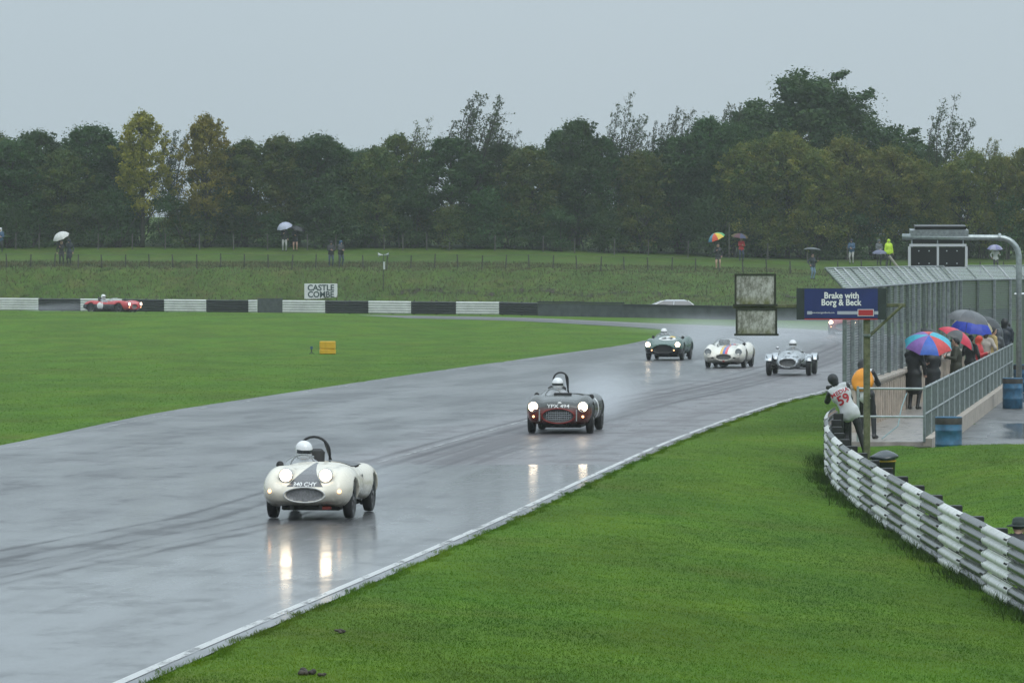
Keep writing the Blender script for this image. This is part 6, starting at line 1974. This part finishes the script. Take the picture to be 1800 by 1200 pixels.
for x, yt, w, Y, lb in ((1315, 250, 105, 328, 'first of the row, over the red jacket'), (1385, 230, 125, 328, 'tallest of the row, before the big dark tree'), (1440, 262, 110, 326.8, 'standing forward over the pale blue jeans'), (1490, 238, 125, 328, 'over the lone spectator in dark blue'),
                        (1570, 255, 130, 328, 'over the hi-vis jacket'), (1620, 285, 100, 327.5, 'low one just behind the black light panels'), (1700, 262, 110, 328.5, 'under the feathery tree by the gantry'), (1760, 272, 90, 328, 'over the lilac-blue umbrella beyond the gantry'), (1812, 258, 110, 329, 'past the bend of the gantry pole'), (1880, 262, 110, 329, 'last of the row, past the gantry')):
    tree('rounded golden-olive tree, ' + lb, 'willow', x, yt, w, Y, GW)
GB = 'dark undergrowth bushes along the foot of the trees'; LB = 'dark leafy bush in the undergrowth at the foot of the tree belt'
for k in range(-5, 50):
    x = -30 + 39 * k + rt.uniform(-12, 12)
    tree(LB, 'bush', x, rt.uniform(318, 372), rt.uniform(95, 130), rt.uniform(327.0, 332.5), GB, name='bush', leaf='olive' if rt.random() < .2 else None)

# ------------------------------------------------------------------ grass blades
rng = np.random.default_rng(5)
def blades(name, pts, hmin, hmax, wd, m, lean=.35):
    n = len(pts)
    z = gz(pts[:, 0], pts[:, 1]) - .004
    # follow the lip along the track edge
    h_ = rng.uniform(hmin, hmax, n); a = rng.uniform(0, 2 * PI, n)
    w_ = wd * rng.uniform(.6, 1.3, n)
    ln = rng.normal(size=(n, 2)) * lean * h_[:, None]
    p = np.c_[pts, z]
    d = np.c_[np.cos(a) * w_, np.sin(a) * w_, np.zeros(n)]
    t = p + np.c_[ln, h_]
    v = np.stack([p - d, p + d, t], 1).reshape(-1, 3)
    o = obj(name, make_mesh(name, v, np.arange(n * 3).reshape(n, 3), [m]))
    return o
M_BLADE = NB('grass blade')
_g = M_BLADE; _n = _g.noise(_g.tc.outputs['Object'], 1.3, 5, .65); _n2 = _g.noise(_g.tc.outputs['Object'], 30, 2, .6)
_n5 = _g.noise(_g.mapping(_g.tc.outputs['Object'], (1, .35, 1)), .32, 5, .65)
_f = _g.math('ADD', _g.math('ADD', _g.math('MULTIPLY', _n, .35), _g.math('MULTIPLY', _n2, .20)), _g.math('MULTIPLY', _n5, .45))
_c = _g.ramp(_f, [(.44, (.044, .112, .006)), (.5, (.078, .168, .007)), (.56, (.135, .215, .014))])
_n6 = _g.noise(_g.mapping(_g.tc.outputs['Object'], (1, .4, 1), (3, 8, 1)), .22, 5, .6)
_c = _g.mix(_g.mapr(_n6, .54, .72, 0, .55), _c, (.125, .135, .022))
hs_ = _g.n('HueSaturation'); _g.l(_c, hs_.inputs['Color'])
_g.l(_g.mapr(_g.noise(_g.mapping(_g.tc.outputs['Object'], (1, .45, 1), (7, 3, 0)), .38, 5, .62), .40, .60, .86, 1.13), hs_.inputs['Value'])
_g.l(_g.mapr(_g.noise(_g.mapping(_g.tc.outputs['Object'], (1, .45, 1), (1, 13, 0)), .25, 4, .6), .40, .60, .494, .507), hs_.inputs['Hue'])
_c = hs_.outputs[0]
_g.l(_c, _g.b.inputs['Base Color']); _g.b.inputs['Roughness'].default_value = .6; _g.b.inputs['Specular IOR Level'].default_value = .12
_tl = _g.n('BsdfTranslucent'); _g.l(_c, _tl.inputs['Color']); _mx = _g.n('MixShader'); _mx.inputs[0].default_value = .5
_g.l(_g.b.outputs[0], _mx.inputs[1]); _g.l(_tl.outputs[0], _mx.inputs[2]); _g.l(_mx.outputs[0], _g.out.inputs['Surface'])
M_BLADE = _g.m
def sample(n, x0, x1, y0, y1):
    """points denser towards the camera"""
    u = rng.random(n); Y = 1 / ((1 - u) / y0 + u / y1)
    return np.c_[rng.uniform(0, 1, n) * (x1 - x0) + x0, Y]
P = sample(900000, -5.5, 12.5, 38, 136)
xr_ = x_right(P[:, 1])
vis = np.abs(P[:, 0]) / P[:, 1] < .135
keep = vis & (P[:, 0] > xr_ + .02 + .05 * np.sin(P[:, 1] * 3.1)) & ~((P[:, 1] > 98.3) & (P[:, 1] < 104.5) & (P[:, 0] > 7.15)) & ~((P[:, 1] > 104) & (P[:, 0] > x_fence(P[:, 1]) - .1))
tag(blades('grass', P[keep], .010, .030, .0052, M_BLADE, .8), 'short wet mown grass of the near verge', 'grass', kind='stuff')
# infield
P = sample(420000, -34, 9, 70, 262)
keep = ~in_poly(P[:, 0], P[:, 1], ROAD_POLY) & (P[:, 0] < np.interp(P[:, 1], EDGE_L[:140, 1], EDGE_L[:140, 0])) & (np.abs(P[:, 0]) / P[:, 1] < .125)
tag(blades('grass', P[keep], .012, .032, .010, M_BLADE, .8), 'mown grass of the infield inside the bend', 'grass', kind='stuff')
# overhanging fringe along both edges of the track
q = rng.random(26000) * 118 + 32
P = np.c_[x_right(q) + rng.normal(size=len(q)) * .05 + .06 + .06 * np.sin(q * 1.7) + .05 * np.sin(q * 5.3), q]
tag(blades('grass_fringe', P, .02, .055, .005, M_BLADE, .6), 'ragged grass fringe along the white edge line', 'grass', kind='stuff')
# taller weeds under the near rail
q = rng.random(9000) * 52 + 42
P = np.c_[x_rail(q) - .12 + rng.normal(size=len(q)) * .16, q]
P = P[(np.sin(q * 1.1) + np.sin(q * 2.7 + 1) > -.5)]
tag(blades('weeds', P, .06, .22, .007, mat('weed leaves', (.045, .085, .015), .7, spec=.1, var=.4, scale=3), .45), 'tufts of taller weeds growing under the near guard rail', 'weeds', kind='stuff')
q = np.c_[rng.uniform(-36, 40, 70000), rng.uniform(0, 1, 70000)]
yb_ = y_bank(q[:, 0]); P = np.c_[q[:, 0], yb_ + q[:, 1] * (312 - yb_)]
tag(blades('rough_grass', P, .06, .24, .02, mat('rough bank blades', (.055, .085, .026), .8, var=.55, scale=.9, col2=(.12, .10, .045)), .5), 'longer rough grass on the spectator bank', 'grass', kind='stuff')

# ------------------------------------------------------------------ rain haze and tyre spray
def volume_mat(name, dens, col=(.93, .96, 1.0)):
    m = bpy.data.materials.new(name); m.use_nodes = True
    nt = m.node_tree; nt.nodes.clear()
    o = nt.nodes.new('ShaderNodeOutputMaterial'); v = nt.nodes.new('ShaderNodeVolumePrincipled')
    v.inputs['Color'].default_value = (*col, 1); v.inputs['Density'].default_value = dens; v.inputs['Anisotropy'].default_value = .0
    nt.links.new(v.outputs[0], o.inputs['Volume']); return m
HZ = MB().box((0, 600, 11.5), (1900, 1900, 29)).build('haze', volume_mat('rain haze', .00024)); tag(HZ, kind='stuff')
MIST = MB().ball((0, 0, 0), 1.0, 18).mesh('mist', M_INT, True)
def spray(label, blobs, dens):
    m = MB()
    t = thing('spray', label, 'spray'); t['kind'] = 'stuff'
    mv = volume_mat('spray mist', dens * 2.2)
    nt = mv.node_tree; vol = [n for n in nt.nodes if n.type == 'PRINCIPLED_VOLUME'][0]
    tc_ = nt.nodes.new('ShaderNodeTexCoord'); ln = nt.nodes.new('ShaderNodeVectorMath'); ln.operation = 'LENGTH'
    mr = nt.nodes.new('ShaderNodeMapRange'); mr.interpolation_type = 'SMOOTHERSTEP'
    for k_, q_ in enumerate((0.0, 1.0, dens * 2.2, 0.0)): mr.inputs[k_ + 1].default_value = q_
    nt.links.new(tc_.outputs['Object'], ln.inputs[0]); nt.links.new(ln.outputs['Value'], mr.inputs[0]); nt.links.new(mr.outputs[0], vol.inputs['Density'])
    for (x, y, z, rx, ry, rz) in blobs:
        o = obj('mist', MIST, t, (x, y, z)); o.scale = (rx, ry, rz)
        o.data = MIST.copy(); o.data.materials.clear(); o.data.materials.append(mv)
cx, cy = car2.location[0], car2.location[1]
def beh(car, back, side, z, r):
    h_ = car.rotation_euler[2]
    return (car.location[0] - math.cos(h_) * back - math.sin(h_) * side, car.location[1] - math.sin(h_) * back + math.cos(h_) * side, z + car.location[2]) + r
spray('fine spray thrown up behind the dark grey roadster', [beh(car2, 3.4, .3, .45, (.95, 1.8, .5)), beh(car2, 5.5, .2, .6, (1.3, 2.6, .7)), beh(car2, 2.6, .75, .35, (.5, .9, .4)), beh(car2, 9, .1, .7, (1.7, 4.0, .9))], .10)
spray('thin spray trailing the cream frog-eyed roadster', [beh(car1, 3.0, .3, .3, (.9, 1.6, .4)), beh(car1, 5.0, .2, .4, (1.2, 2.4, .5))], .05)
spray('spray hanging behind the green sports racer', [beh(car3, 4.5, .2, .6, (1.5, 3.0, .9)), beh(car3, 9, .2, .8, (2.2, 5.0, 1.2))], .04)
spray('spray hanging behind the striped cream racer', [beh(car4, 4.5, .2, .6, (1.5, 3.0, .9)), beh(car4, 9.5, .4, .8, (2.2, 5.0, 1.1))], .04)
spray('drifting spray filling the far bend before the red roadster', [(15.2, 212, .5, 4.2, 9, 1.0), (14.5, 224, .6, 6.0, 11, 1.1), (10, 234, .6, 6.5, 9, .9), (16.5, 205, .5, 2.4, 7, .9), (18.0, 222, .5, 4.0, 5, 1.3), (12, 218, .3, 7, 14, .7), (13, 240, .4, 9, 8, .7)], .013)
spray('low spray behind the red and charcoal roadster', [beh(car7, 3.2, 0, .4, (1.3, 1.0, .5)), beh(car7, 4.8, .2, .35, (1.3, 1.0, .5)), beh(car7, 6.2, .2, .3, (1.4, 1.0, .4))], .10)
